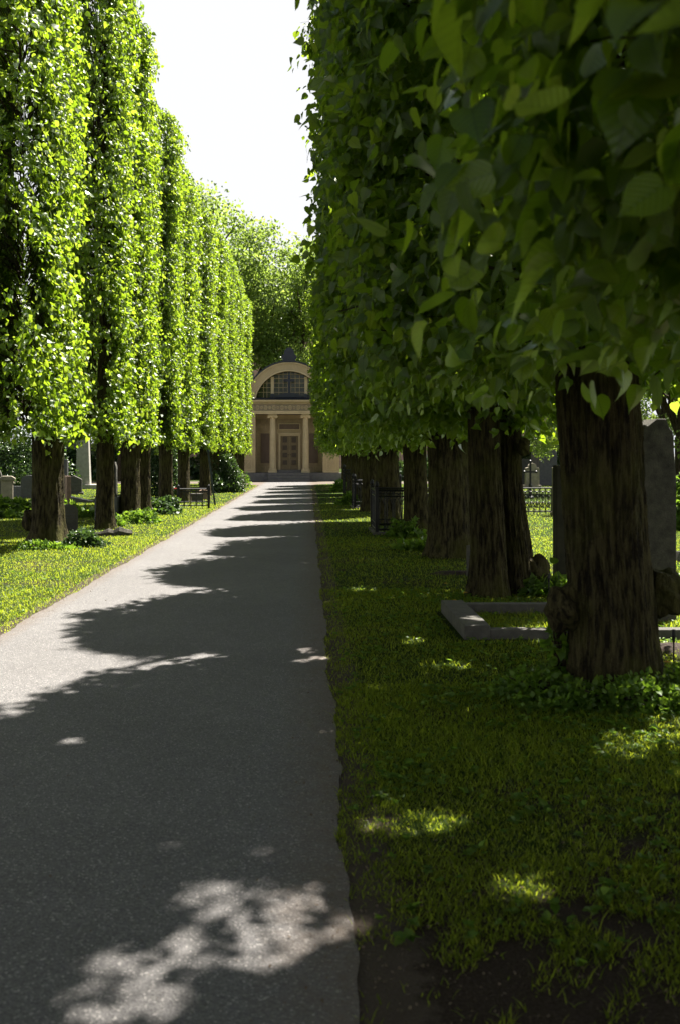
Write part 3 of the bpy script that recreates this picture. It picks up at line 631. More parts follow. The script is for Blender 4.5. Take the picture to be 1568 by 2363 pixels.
mb = MB(); mb.box(-WB - .03, WB + .03, -.03, 1.0, hz(1030), hz(1012)); mb.box(-WB - .05, WB + .05, -.05, 1.0, hz(1012), hz(992)); mb.build('architrave', M['sand_light'], ch, bevel=.005)
mb = MB(); mb.box(-WB - .012, WB + .012, -.008, .5, hz(988), hz(917)); mb.build('frieze', M['frieze'], ch)
mb = MB(); zc = hz(953)
k = 0; xx = -WB + .18
while xx < WB - .1:
    if k % 2 == 0:
        for (a, b) in ((.15, .115), (.075, .04)):
            o = [(xx + a * .8 * math.cos(t), zc + a * math.sin(t)) for t in np.linspace(0, 2 * PI, 17)[:-1]]; i_ = [(xx + b * .8 * math.cos(t), zc + b * math.sin(t)) for t in np.linspace(0, 2 * PI, 17)[:-1]]
            mb.band(o, i_, -.04, .03, True)
    else:
        for a in np.linspace(0, 2 * PI, 9)[:-1]:
            c_, s_ = math.cos(a), math.sin(a); mb.prism([(xx + .03 * c_ - .02 * s_, zc + .03 * s_ + .02 * c_), (xx + .15 * c_, zc + .15 * s_), (xx + .03 * c_ + .02 * s_, zc + .03 * s_ - .02 * c_)], -.045, .03)
    xx += .27; k += 1
mb.build('frieze_relief', M['sand_light'], ch)
mb = MB(); xx = -WB
while xx < WB: mb.box(xx, xx + .05, -.07, .03, hz(915), hz(902)); xx += .085
mb.box(-WB - .03, WB + .03, -.03, .4, hz(902), hz(896)); mb.build('dentils', M['sand_light'], ch)
mb = MB(); mb.box(-WB - .12, WB + .12, -.16, 7.6, hz(896), hz(886)); mb.box(-WB - .2, WB + .2, -.26, 7.7, hz(886), hz(866)); mb.build('cornice', M['sand_light'], ch, bevel=.01)
mb = MB(); mb.box(-WB - .23, WB + .23, -.3, 7.7, hz(865.5), hz(858)); mb.box(-WB - .1, WB + .1, -.18, 7.6, hz(858), hz(838), .1, .3); mb.build('roof_ledge', M['roof'], ch, bevel=.008)
# arch
cz = hz(925); RO, RI = 503 * U, 398 * U
a0 = math.asin((hz(838) - cz) / RO); a1 = math.asin((hz(838) - cz) / RI)
A_ = [(RO * math.cos(t), cz + RO * math.sin(t)) for t in np.linspace(a0, PI - a0, 60)]; B_ = [(RI * math.cos(t), cz + RI * math.sin(t)) for t in np.linspace(a1, PI - a1, 60)]
mb = MB(); mb.band(A_, B_, .10, 7.2); mb.build('arch', M['sand'], ch)
mb = MB()
for r0_, r1_, y_ in ((RO - .01, RO - .10, .02), (RI + .07, RI - .015, .05)):
    o = [(r0_ * math.cos(t), cz + r0_ * math.sin(t)) for t in np.linspace(a0 + .01, PI - a0 - .01, 60)]; i_ = [(r1_ * math.cos(t), cz + r1_ * math.sin(t)) for t in np.linspace(a0 + .01, PI - a0 - .01, 60)]; mb.band(o, i_, y_, .12)
for t in np.linspace(a0 + .05, PI - a0 - .05, 74):      # narrow ribs around the arch face
    c_, s_ = math.cos(t), math.sin(t); e = .012
    mb.prism([((RI + .09) * c_ - e * s_, cz + (RI + .09) * s_ + e * c_), ((RO - .12) * c_ - e * s_, cz + (RO - .12) * s_ + e * c_), ((RO - .12) * c_ + e * s_, cz + (RO - .12) * s_ - e * c_), ((RI + .09) * c_ + e * s_, cz + (RI + .09) * s_ - e * c_)], .085, .12)
mb.build('arch_moulding', M['sand_light'], ch)
o = [((RO + .09) * math.cos(t), cz + (RO + .09) * math.sin(t)) for t in np.linspace(a0, PI - a0, 60)]; i_ = [((RO + .005) * math.cos(t), cz + (RO + .005) * math.sin(t)) for t in np.linspace(a0, PI - a0, 60)]
mb = MB(); mb.band(o, i_, -.05, 7.4); mb.build('roof', M['roof'], ch)
# lunette
lw = empty('lunette_window'); lw.parent = ch
def chord(z): q = (RI) ** 2 - (z - cz) ** 2; return math.sqrt(max(q, 0))
mb = MB(); zl = hz(836); out = [(chord(zl), zl)] + [(RI * math.cos(t), cz + RI * math.sin(t)) for t in np.linspace(a1, PI - a1, 40)][1:-1] + [(-chord(zl), zl)]
mb.prism(out, .60, .66); mb.build('pane', M['glass'], lw)
mb = MB()
for px in (560, 600, 740, 790, 840, 880, 930, 980, 1120, 1160):
    x = ux(px); top = cz + math.sqrt(max(RI * RI - x * x, 0)) - .005; mb.box(x - .016, x + .016, .56, .60, zl, top)
for py in (770, 715, 662, 608, 560):
    z = hz(py); c_ = chord(z); mb.box(-c_, c_, .565, .598, z - .016, z + .016)
mb.build('glazing_bars', M['bar'], lw)
for px in (664, 1056):
    mb = MB(); x = ux(px); top = cz + math.sqrt(RI * RI - (abs(x) + .1) ** 2); mb.box(x - .105, x + .105, .42, .56, zl, top)
    mb.build('post', M['sand_light'], lw, bevel=.008)
# dark cross with trefoil ends on a scrolled base
mb = MB(); mb.box(-.09, .09, .02, .12, hz(800), hz(590)); mb.box(-.26, .26, .022, .118, hz(652), hz(625))
for (x, z) in ((0, hz(583)), (-.28, hz(638)), (.28, hz(638))):
    for dx, dz in ((0, .05), (.05, 0), (-.05, 0), (0, -.05)):
        mb.prism([(x + dx + .06 * math.cos(t), z + dz + .06 * math.sin(t)) for t in np.linspace(0, 2 * PI, 13)[:-1]], .024 + .002 * (dx != 0), .116)
mb.build('cross', M['roof'], ch)
mb = MB(); o = []
for t in np.linspace(0, 1, 25): o.append((-.95 + 1.9 * t, hz(835) + .02 + .30 * math.sin(PI * t) ** .8 + .03 * math.sin(t * 40)))
mb.prism([(.95, hz(837)), ][:0] + [(-.95, hz(837))] + o + [(.95, hz(837))], .0, .14)
for q in (-1, 1):
    mb.prism([(q * 1.1 + .14 * math.cos(t), hz(814) + .14 * math.sin(t)) for t in np.linspace(0, 2 * PI, 19)[:-1]], .01, .13); mb.box(q * 1.1 - .2, q * 1.1 + .2, .012, .128, hz(837), hz(826))
mb.build('cresting', M['roof'], ch)
# finial on the ridge
mb = MB(); zt = hz(420); mb.box(-.46, .46, .0, .3, zt - .05, zt + .08)
def disc(x, z, rx_, rz_, y0, y1): mb.prism([(x + rx_ * math.cos(t), z + rz_ * math.sin(t)) for t in np.linspace(0, 2 * PI, 25)[:-1]], y0, y1)
mb.prism([(-.40, zt + .06), (.40, zt + .06), (.30, zt + .35), (-.30, zt + .35)], .03, .25)
disc(0, hz(318), .33, .36, .02, .26); mb.box(-.29, .29, .025, .255, hz(400), hz(312)); disc(-.34, hz(366), .155, .19, .04, .24); disc(.34, hz(366), .155, .19, .04, .24)
mb.build('finial', M['roof'], ch)
# door
dr = empty('door'); dr.parent = ch
mb = MB(); x0, x1 = ux(755), ux(970)
x1 = -x0 + .01; mb.box(x0 - .13, x0, 1.05, 1.22, hz(1680), hz(1260)); mb.box(-x0, -x0 + .13, 1.05, 1.22, hz(1680), hz(1260)); mb.box(x0 - .16, -x0 + .16, 1.02, 1.22, hz(1260), hz(1246)); mb.box(x0, -x0, 1.06, 1.22, hz(1278), hz(1260.5))
mb.build('door_frame', M['sand_light'], dr, bevel=.006)
for s in (-1, 1):
    mb = MB(); a, b = (x0 + .005, -.006) if s < 0 else (.006, -x0 - .005)
    mb.box(a, b, 1.15, 1.20, hz(1680), hz(1280)); mb.build('door_leaf', M['door'], dr)
    for p0, p1 in ((1290, 1360), (1390, 1448), (1478, 1535), (1565, 1622)):
        m_ = (a + b) / 2; mb = MB(); mb.box(m_ - .185, m_ + .185, 1.125, 1.149, hz(p1) - .02, hz(p0) + .02); mb.build('panel_moulding', M['door'], dr, bevel=.004)
        mb = MB(); mb.box(m_ - .155, m_ + .155, 1.112, 1.1245, hz(p1) + .01, hz(p0) - .01)
        disc_z = (hz(p0) + hz(p1)) / 2; mb.lathe([(.0, 0), (.001, 0)], 0, 0, 3) if False else None
        mb.prism([(m_ + .09 * math.cos(t), disc_z + .09 * math.sin(t)) for t in np.linspace(0, 2 * PI, 17)[:-1]], 1.10, 1.1118); mb.build('door_panel', M['door_dark'], dr)
    mb = MB(); mb.lathe([(.0, -.03), (.025, -.02), (.03, 0), (.02, .03), (0, .04)], s * .07, 1.10, 10); [None]
    mb.v = [(x, y, z + hz(1500)) for x, y, z in mb.v]; mb.build('handle', M['iron'], dr)
mb = MB(); mb.box(ux(730), -ux(730), 1.16, 1.22, hz(1210), hz(1130)); mb.build('tablet_frame', M['sand_light'], ch, bevel=.01)
mb = MB(); mb.box(ux(742), -ux(742), 1.145, 1.159, hz(1200), hz(1140)); mb.build('inscription_tablet', M['panel_red'], ch)
for s in (-1, 1):
    a, b = sorted((s * ux(1095), s * ux(1198))); mb = MB(); mb.box(a, b, 1.17, 1.224, hz(1600), hz(1250)); mb.build('wall_panel', M['panel_red'], ch, bevel=.006)
    m_ = s * (WI + WB) / 2
    mb = MB(); o = [(m_ - .32, hz(1675)), (m_ + .32, hz(1675)), (m_ + .32, hz(1550)), (m_ - .32, hz(1550))]; i_ = [(m_ - .28, hz(1668)), (m_ + .28, hz(1668)), (m_ + .28, hz(1557)), (m_ - .28, hz(1557))]; mb.band(o, i_, -.02, .01, True)
    zc = hz(1612)
    for q in (-1, 1):
        pts = [(m_ + q * (.10 + .11 * (1 - t) * math.cos(7 * t)), -.012, zc + q * .12 + .11 * (1 - t) * math.sin(7 * t)) for t in np.linspace(0, .9, 22)]; mb.tube(pts, .016, 5)
        pts = [(m_ + q * (-.12 + .09 * (1 - t) * math.cos(7 * t)), -.012, zc + q * .13 + .09 * (1 - t) * math.sin(7 * t)) for t in np.linspace(0, .9, 22)]; mb.tube(pts, .014, 5)
    mb.tube([(m_ - .2, -.01, zc - .25), (m_, -.012, zc), (m_ + .2, -.01, zc + .25)], .02, 6)
    mb.box(s * (WI + .06) if s > 0 else -WB + .03, WB - .03 if s > 0 else -(WI + .06), -.03, .0, hz(1708), hz(1696)); mb.build('relief_panel', M['sand_light'], ch)

# pink apartment house far behind
ab = empty('apartment_house', (4, 150, 0), 0, label='pink rendered apartment house glimpsed through the trees behind the chapel', cat='building')
mb = MB(); mb.box(-32, 32, 0, 14, 0, 26); mb.build('wall', M['pink_wall'], ab)
mb = MB(); mb.box(-33, 33, -1, 15, 26.01, 26.8); mb.box(-32, 32, 0, 14, 26.81, 29.5, 2, 5); mb.build('roof', M['roof'], ab)
for j in range(7):
    for i in range(12):
        x = -29 + i * 5.1; z = 3 + j * 3.2; mb = MB(); mb.box(x, x + 1.5, -.06, -.004, z, z + 1.8); wn = mb.build('window', M['window_dark'], ab)

# ---------------------------------------------------------------- graves
def stone(kind, xd, yd, wd, ht, th, m, label, rz=0, cat='gravestone', base=None, seed=0, name='gravestone', group=None, pos=None):
    x, y = pos if pos else at(xd, yd)
    t = empty(name, (x, y, 0), rz, label=label, cat=cat, group=group); b0 = 0
    if base:
        bw, bh = base; mb = MB(); mb.box(-bw / 2, bw / 2, -th * .5 - .08, th * .5 + .08, -.02, bh); mb.build('plinth', M[m], t, bevel=.012); b0 = bh
    w2 = wd / 2; mb = MB(); rr = random.Random(seed)
    if kind == 'round': o = [(-w2, b0), (w2, b0)] + [(w2 * math.cos(a), ht - w2 * .7 + w2 * .7 * math.sin(a)) for a in np.linspace(0, PI, 17)]
    elif kind == 'gable': o = [(-w2, b0), (w2, b0), (w2, ht - w2 * .5), (0, ht), (-w2, ht - w2 * .5)]
    elif kind == 'slab': o = [(-w2, b0), (w2, b0), (w2, ht), (-w2, ht)]
    elif kind == 'shoulder': o = [(-w2, b0), (w2, b0), (w2, ht * .8), (w2 * .7, ht * .82)] + [(w2 * .6 * math.cos(a), ht * .84 + ht * .16 * math.sin(a)) for a in np.linspace(0, PI, 11)] + [(-w2 * .7, ht * .82), (-w2, ht * .8)]
    elif kind == 'rough':
        o = [(-w2, b0), (w2, b0)]; n = 18
        for i in range(n + 1):
            a = PI * i / n; px_ = math.copysign(abs(math.cos(a)) ** .45, math.cos(a)); pz_ = abs(math.sin(a)) ** .35; o.append((w2 * px_ * (1 + .05 * rr.uniform(-1, 1)), b0 + .1 * ht + (ht * .9 - b0) * pz_ * (1 + .025 * rr.uniform(-1, 1))))
    else: o = None
    if o: mb.prism(o, -th / 2, th / 2); mb.build('slab', M[m], t, bevel=.012)
    if kind in ('slab', 'round', 'gable', 'shoulder') and wd > .38:
        mb = MB(); zz = b0 + (ht - b0) * .72
        for i in range(4):
            L_ = wd * (.30 - .04 * i); mb.box(-L_, L_, -th / 2 - .004, -th / 2 + .003, zz - i * .07, zz - i * .07 + .018)
        mb.build('inscription_lines', M['granite_dark'] if m != 'granite_dark' else M['granite'], t)
    if kind == 'pedestal':
        mb.box(-w2 * .72, w2 * .72, -th * .4, th * .4, b0, ht * .84); mb.build('shaft', M[m], t, bevel=.01)
        mb = MB(); mb.box(-w2 * .85, w2 * .85, -th * .46, th * .46, ht * .84, ht * .88); mb.prism([(-w2, ht * .88), (w2, ht * .88), (w2, ht * .93), (w2 * .55, ht), (-w2 * .55, ht), (-w2, ht * .93)], -th / 2 - .03, th / 2 + .03); mb.build('cap', M[m], t, bevel=.008)
    if kind == 'obelisk':
        mb.box(-w2, w2, -w2, w2, b0, ht * .93, w2 * .32, w2 * .32); mb.build('shaft', M[m], t, bevel=.008)
        mb = MB(); k_ = w2 * .68; mb.box(-k_, k_, -k_, k_, ht * .932, ht, k_ * .96, k_ * .96); mb.build('tip', M[m], t)
    if kind == 'column':
        mb.lathe([(w2, b0), (w2 * .95, b0 + .06), (w2 * .8, b0 + .1), (w2 * .72, ht)], 0, 0, 20); mb.build('shaft', M[m], t, smooth=True)
    if kind == 'cross':
        e = wd * .14; mb.box(-e, e, -th / 2, th / 2, b0, ht); mb.box(-w2, w2, -th / 2 + .002, th / 2 - .002, ht * .66, ht * .66 + 2 * e)
        for (x_, z_) in ((-w2, ht * .66 + e), (w2, ht * .66 + e), (0, ht)): mb.prism([(x_ + e * 1.4 * math.cos(a), z_ + e * 1.4 * math.sin(a)) for a in np.linspace(0, 2 * PI, 13)[:-1]], -th / 2 - .002, th / 2 + .002)
        mb.build('cross_arms', M[m], t)
    return t
GL = 'gravestones on the left lawn'; GRR = 'gravestones beyond the right lawn'
stone('pedestal', 17, 1171, .50, 1.0, .40, 'sandstone', 'capped sandstone pedestal stone at the left edge behind the leafy bed', .25, group=GL, base=(.5, .12))
stone('slab', 157, 1167, .14, .98, .30, 'brown_stone', 'narrow brown upright slab seen edge on right of the thickest left trunk', .5, group=GL)
stone('slab', 149, 1140, .30, 1.5, .25, 'granite_dark', 'tall dark stone half hidden behind the thickest left trunk', 0, group=GL)
stone('gable', 171, 1141, .68, .82, .5, 'granite', 'low gabled block stone behind the narrow brown slab', .2, group=GL, base=(.8, .1))
stone('obelisk', 193, 1128, .72, 3.6, .9, 'marble', 'pale grey obelisk left of the slim trunk', .1, group=GL, base=(1.5, .22), cat='obelisk', name='obelisk')
stone('rough', 165, 1106, 1.5, 3.3, .7, 'granite_dark', 'dark rough boulder stone high behind the gabled block', 0, group=GL)
stone('round', 158, 1224, .40, 1.08 * .42 + .12, .14, 'granite', 'small round topped headstone leaning by the thickest left trunk', .6, group=GL)
stone('column', 250, 1203, .44, 2.6, .44, 'granite_dark', 'tall grey column monument on a block between slim and third trunk', 0, group=GL, base=(.55, .62), cat='column', name='column_monument')
stone('rough', 262, 1148, .30, 1.4, .3, 'granite', 'mottled rough stone peeping out right of the column monument', 0, group=GL, seed=4)
stone('rough', -18, 1160, .7, 1.2, .3, 'granite', 'grey stone at the very left edge of the lawn', .2, group=GL, seed=6)
stone('round', 70, 1150, .7, .9, .25, 'granite_dark', 'dark low stone in the shade under the leafy tree', .2, group=GL)
stone('slab', 48, 1148, .6, .45, .25, 'granite_dark', 'second dark low stone in the shade under the leafy tree', -.2, group=GL)
# tilted little wedge slab in the sun
x, y = at(186, 1158); t = empty('grave_slab', (x, y, 0), .15, label='low wedge shaped slab lying in the sun on the left lawn', cat='grave slab'); mb = MB(); mb.prism([(-.42, 0), (.45, 0), (.45, .03), (-.42, .22)], -.3, .3); mb.build('slab', M['granite_dark'], t, bevel=.008)
# stone kerbs round the small plot by the left trunks
x, y = at(240, 1237); t = empty('grave_border', (x, y, 0), .05, label='low rough stone border beside the slim left trunk, its right end sunlit', cat='grave border')
mb = MB(); pts = [(-.75, 0, .02), (-.5, .03, .03), (-.3, .0, .02), (-.05, .02, .04), (.1, .0, .07), (.2, .03, .05), (.32, .0, .09), (.42, .04, .06), (.5, .15, .05), (.45, .5, .03), (-.1, .6, .02)]; mb.tube(pts, [.03, .05, .04, .055, .09, .075, .11, .09, .07, .05, .04], 7); mb.build('kerb', M['lichen'], t)
# small things at the far end of the left row
stone('slab', 436, 1160, .5, .30, .35, 'granite', 'low pale stone behind the black grave railing', .1, group=GL, pos=at(452, 1158))
stone('shoulder', 464, 1150, .5, .38, .2, 'brown_stone', 'small brown headstone left of the dark green post', .3, group=GL, pos=at(470, 1153))
stone('cross', 540, 1128, .55, 1.15, .16, 'granite_dark', 'dark stone cross near the end of the sunlit row', .15, group=GL)
stone('shoulder', 551, 1127, .62, .85, .3, 'brown_stone', 'scroll shouldered headstone beside the dark cross near the chapel', .4, group=GL, base=(.8, .12))
# right hand lawn
stone('rough', 1524, 1437, .40, 1.95, .30, 'lichen', 'tall lichened granite slab just right of the nearest trunk', .12, group=GRR, seed=3, cat='gravestone', pos=(3.34, 9.75))
stone('slab', 0, 0, .5, 1.50, .2, 'mossy', 'dark slab mostly hidden behind the nearest right trunk', .0, group=GRR, pos=(3.33, 12.5))
stone('slab', 1282, 1190, .20, 1.32, .2, 'sandstone', 'slender sandstone pillar at the end of the ornate railing', 0, group=GRR, base=(.26, .1))
for (xd, yd, kd, wd, ht, mm, lab) in ((1208, 1118, 'slab', .8, 1.5, 'granite', 'grey slab left of the iron cross'), (1238, 1112, 'obelisk', .8, 3.0, 'granite_dark', 'bluish dark obelisk behind the iron cross'),
        (1262, 1120, 'round', 1.0, 2.1, 'granite_dark', 'large dark rounded stone behind the railing'), (1270, 1104, 'obelisk', .9, 3.1, 'sandstone', 'sandstone obelisk beyond the rounded stone'),
        (1226, 1126, 'shoulder', .7, 1.3, 'sandstone', 'shouldered sandstone right behind the railing'), (1286, 1108, 'gable', .9, 2.2, 'brown_stone', 'reddish gabled stone beside the trunk'),
        (1212, 1098, 'gable', 1.2, 2.2, 'marble', 'pale far stone under the tree left of the obelisk'), (1252, 1100, 'slab', 1.3, 1.7, 'marble', 'pale wide far stone between the obelisks'),
        (1556, 1120, 'slab', 1.0, 1.6, 'granite_dark', 'dark stone at the right edge behind the railings'), (1580, 1105, 'obelisk', 1.0, 3.0, 'granite_dark', 'obelisk just at the right edge'),
        (1300, 1102, 'obelisk', .8, 2.8, 'granite', 'grey obelisk hidden partly by the nearest trunk'), (985, 1105, 'slab', .8, 1.8, 'marble', 'pale stone glimpsed in the gap left of the broad trunk')):
    stone(kd, xd, yd, wd, ht, .3, mm, lab, 0, group=GRR, base=(wd * 1.25, .15), seed=int(xd))
stone('slab', 1090, 1290, .26, .42, .12, 'granite', 'small grey marker stone between broad and twin trunk', .5, group=GRR, pos=at(1098, 1330))
x, y = at(1572, 1292); t = empty('grave_slab', (x, y, 0), .4, label='small flat grave slab at the right edge of the sunny lawn', cat='grave slab'); mb = MB(); mb.prism([(-.3, 0), (.3, 0), (.3, .07), (-.22, .16)], -.2, .2); mb.build('slab', M['granite'], t, bevel=.01)
x, y = at(1557, 1420); t = empty('field_stone', (x, y, 0), 0, label='round sunlit white stone at right edge beside the granite slab', cat='stone')
mb = MB(); mb.lathe([(.02, 0), (.11, .01), (.13, .05), (.10, .10), (.05, .125), (.01, .13)], 0, 0, 14); mb.build('boulder', M['marble'], t, smooth=True)
# stone grave border on the right
t = empty('grave_border', (1.36, 8.72, 0), 0, label='rectangular granite kerb framing a grassy plot left of the thickest trunk', cat='grave border')
mb = MB(); mb.box(0, .225, 0, 1.56, -.03, .125); mb.build('side_kerb', M['granite'], t, bevel=.006)
mb = MB(); mb.box(.228, 2.6, .02, .15, -.03, .085); mb.build('front_kerb', M['granite'], t, bevel=.006)
mb = MB(); mb.box(.228, 2.6, 1.42, 1.54, -.03, .105); mb.build('back_kerb', M['granite'], t, bevel=.006)

def railing(name, x, y, w_, h_, label, rz=0, style='ornate', group=None, depth=0.0):
    t = empty(name, (x, y, 0), rz, label=label, cat='railing', group=group)
    def panel(w_, o=(0, 0), a=0):
        mb = MB(); c_, s_ = math.cos(a), math.sin(a); T_ = lambda p: (o[0] + p[0] * c_ - p[1] * s_, o[1] + p[0] * s_ + p[1] * c_, p[2])
        mb.tube([(0, 0, h_ * .93), (w_, 0, h_ * .93)], .022, 6); mb.tube([(0, 0, h_ * .80), (w_, 0, h_ * .80)], .014, 6); mb.tube([(0, 0, .10), (w_, 0, .10)], .020, 6); mb.tube([(0, 0, .22), (w_, 0, .22)], .013, 6)
        n = max(2, int(w_ / .16)); st = w_ / n
        for i in range(n + 1): mb.tube([(i * st, 0, .02), (i * st, 0, h_ * .93)], .012, 5)
        for i in range(n):
            cx = (i + .5) * st
            mb.tube([(cx + st * .42 * math.cos(q), 0, h_ * .865 + h_ * .055 * math.sin(q)) for q in np.linspace(0, 2 * PI, 11)], .006, 4)
            mb.tube([(cx + st * .42 * math.cos(q), 0, .16 + .05 * math.sin(q)) for q in np.linspace(0, 2 * PI, 11)], .006, 4)
            # pointed arches
            mb.tube([(i * st, 0, h_ * .6), (cx - st * .25, 0, h_ * .72), (cx, 0, h_ * .80)], .007, 4); mb.tube([((i + 1) * st, 0, h_ * .6), (cx + st * .25, 0, h_ * .72), (cx, 0, h_ * .80)], .007, 4)
            if style == 'ornate':
                for q in (-1, 1):
                    mb.tube([(cx + q * st * .38 * (1 - t_) * math.cos(6 * t_), 0, h_ * .36 + h_ * .11 * (1 - t_) * math.sin(6 * t_) * q) for t_ in np.linspace(0, .85, 14)], .014, 4)
                    mb.tube([(cx + q * st * .34 * (1 - t_) * math.cos(6 * t_ + 2), 0, h_ * .60 + h_ * .10 * (1 - t_) * math.sin(6 * t_ + 2) * q) for t_ in np.linspace(0, .85, 12)], .012, 4)
                mb.tube([(cx, 0, .22), (cx, 0, h_ * .78)], .010, 5)
        mb.v = [T_(p) for p in mb.v]; mb.build('railing_panel', M['iron'], t)
    panel(w_)
    if depth: panel(depth, (0, 0), PI / 2); panel(w_, (0, depth)); panel(depth, (w_, 0), PI / 2)
    for (px_, py_) in ([(0, 0), (w_, 0)] + ([(0, depth), (w_, depth)] if depth else [])):
        mb = MB(); mb.box(px_ - .035, px_ + .035, py_ - .035, py_ + .035, 0, h_ * .98); mb.box(px_ - .05, px_ + .05, py_ - .05, py_ + .05, h_ * .98, h_ * 1.0); mb.lathe([(.02, h_ * 1.0), (.045, h_ * 1.04), (.04, h_ * 1.09), (.01, h_ * 1.14)], px_, py_, 10); mb.build('post', M['iron'], t)
    if depth:
        mb = MB(); mb.box(-.08, w_ + .08, -.08, .08, -.02, .05); mb.box(-.08, .08, .08, depth + .08, -.02, .05); mb.build('kerb', M['granite'], t, bevel=.006)
    return t
GF = 'iron railings round the graves'
railing('grave_railing', 1.40, 20.6, 1.5, .98, 'square black iron grave enclosure with pointed arches on right lawn', 0, 'arch', GF, 1.5)
railing('grave_railing', 1.42, 30.8, 1.4, .95, 'narrow black iron enclosure farther up the shaded row', 0, 'arch', GF, 1.4)
railing('grave_railing', 1.45, 40.5, 1.4, 1.15, 'farthest black iron enclosure in the shaded row near the chapel', 0, 'arch', GF, 1.4)
railing('grave_railing', 3.0, 27.6, 4.2, .80, 'ornate scrolled railing across the sunny lawn between the two nearest right trunks', 0, 'ornate', GF)
railing('grave_railing', 9.4, 27.0, 4.0, .95, 'black railing at the right edge above the fern', 0, 'ornate', GF)
x, y = at(412, 1174); railing('grave_railing', x, y, .95, .66, 'small black grave railing next to the red flowers', .25, 'arch', GF)
# wrought iron cross
x, y = at(1222, 1150); t = empty('iron_cross', (x, y, 0), 0, label='black iron cross standing behind the ornate railing', cat='cross')
mb = MB(); mb.box(-.035, .035, -.03, .03, 0, 1.42); mb.box(-.22, .22, -.028, .028, 1.0, 1.06)
for (px_, pz_) in ((0, 1.44), (-.23, 1.03), (.23, 1.03)): mb.lathe([(.0, pz_ - .06), (.05, pz_ - .03), (.06, pz_), (.05, pz_ + .03), (0, pz_ + .06)], px_, 0, 10)
mb.build('cross_bars', M['iron'], t)
mb = MB(); mb.lathe([(.14, 0), (.15, .05), (.06, .12), (.05, .4), (.08, .5), (.03, .6)], 0, 0, 10); mb.build('foot', M['iron'], t)
# thin posts and lights
def stake(xd, yd, h_, label, r_=.006, head=.016, tilt=0, hh=.09, m='iron'):
    x, y = at(xd, yd); t = empty('garden_stake', (x, y, 0), 0, label=label, cat='stake'); mb = MB(); mb.tube([(0, 0, 0), (tilt * (h_ - hh), 0, h_ - hh)], r_, 6); mb.build('rod', M[m], t)
    mb = MB(); mb.tube([(tilt * (h_ - hh), 0, h_ - hh), (tilt * (h_ - hh / 2), 0, h_ - hh / 2), (tilt * h_, 0, h_)], [head * .6, head, head * .8], 8); mb.build('head', M[m], t); return t
stake(1265, 1402, .36, 'thin dark stake with a bulb head beside the twin trunk')
stake(1553, 1560, .34, 'thin dark stake in the soil at the right edge')
stake(497, 1167, 1.85, 'dark green leaning post at the sunlit row edge', .035, .05, -.13, .12, 'green_post')
x, y = at(562, 1126); t = empty('grave_lantern', (x, y, 0), 0, label='tiny pale lantern on the grass corner by the forecourt', cat='lantern'); mb = MB(); mb.lathe([(.05, 0), (.04, .02), (.012, .03), (.012, .15), (.05, .16), (.06, .28)], 0, 0, 10); mb.build('body', M['marble'], t); mb = MB(); mb.lathe([(.08, .282), (.06, .31), (.01, .34)], 0, 0, 10); mb.build('cap', M['roof'], t)

# shrubs and beds
GS = 'leafy plants round the trunks and graves'
x, y = at(508, 1136); shrub('yew_bush', x, y, .9, .9, 1.85, 9000, .09, 'dark yew bush near the end of the sunlit row', 3, group=GS)
x, y = at(352, 1150); shrub('yew_bush', x - .2, y + 3, .8, .8, 2.5, 7000, .09, 'dark conical evergreen behind the sunlit row trunks', 4, group=GS)
x, y = at(368, 1186); shrub('ground_plant', x, y, .62, .5, .42, 1500, .09, 'broad leaved dark plant patch between third and fifth left trunk', 5, group=GS, cat='plant', k=4)
x, y = at(325, 1207); shrub('ground_plant', x, y, .5, .35, .28, 900, .08, 'sun flecked leafy plant at the foot of the third left trunk', 6, 'weed', group=GS, cat='plant', k=4)
x, y = at(262, 1215); shrub('ground_plant', x, y, .30, .25, .22, 450, .07, 'small leafy tuft right of the slim left trunk', 7, 'weed', group=GS, cat='plant', k=4)
x, y = at(190, 1262); shrub('ground_plant', x, y, .42, .25, .26, 700, .07, 'dark leaves at the right foot of the thickest left trunk', 8, 'dark_leaf', group=GS, cat='plant', k=4)
x, y = at(95, 1268); shrub('ground_plant', x, y, .55, .2, .12, 500, .06, 'low leaves in front of the thickest left trunk', 9, 'weed', group=GS, cat='plant', k=4)
x, y = at(20, 1192); shrub('leafy_bed', x, y, 2.0, .8, .40, 2600, .16, 'bed of broad hosta leaves at the left edge', 10, 'weed', group=GS, cat='plant', k=4)
x, y = at(20, 1130); shrub('laurel_bush', x, y, 3.0, 1.5, 3.2, 14000, .12, 'big glossy bush behind the capped pedestal stone', 11, 'dark_leaf', group=GS)
x, y = at(512, 1150); 
x, y = at(1215, 1372); shrub('ground_plant', x + .25, y, .34, .22, .16, 260, .10, 'sunlit broad leaves right of the twin trunk', 12, 'weed', group=GS, cat='plant', k=4)
shrub('ground_plant', 2.05, 6.38, .58, .22, .16, 1900, .036, 'nettle like plants around the foot of the thickest right trunk', 13, 'weed', group=GS, cat='plant', k=4)
shrub('ground_plant', 1.60, 6.75, .40, .30, .13, 1000, .036, 'leafy seedlings left of the thickest right trunk', 14, 'weed', group=GS, cat='plant', k=4)
shrub('ground_plant', 2.52, 6.5, .26, .3, .18, 700, .04, 'sun touched weeds right of the thickest right trunk', 15, 'weed', group=GS, cat='plant', k=4)
shrub('ground_plant', 1.76, 6.95, .10, .10, .62, 160, .06, 'short sprouts growing from the left burl', 16, 'weed', group=GS, cat='plant', k=4, lo=.1)
x, y = at(935, 1240); shrub('ground_plant', x, y, .30, .25, .30, 260, .11, 'broad leaves lit by the sun at the enclosure corner', 17, 'weed', group=GS, cat='plant', k=4)
x, y = at(975, 1268); shrub('ground_plant', x, y, .45, .3, .16, 300, .10, 'dark leaves between enclosure and broad trunk', 18, 'weed', group=GS, cat='plant', k=4)
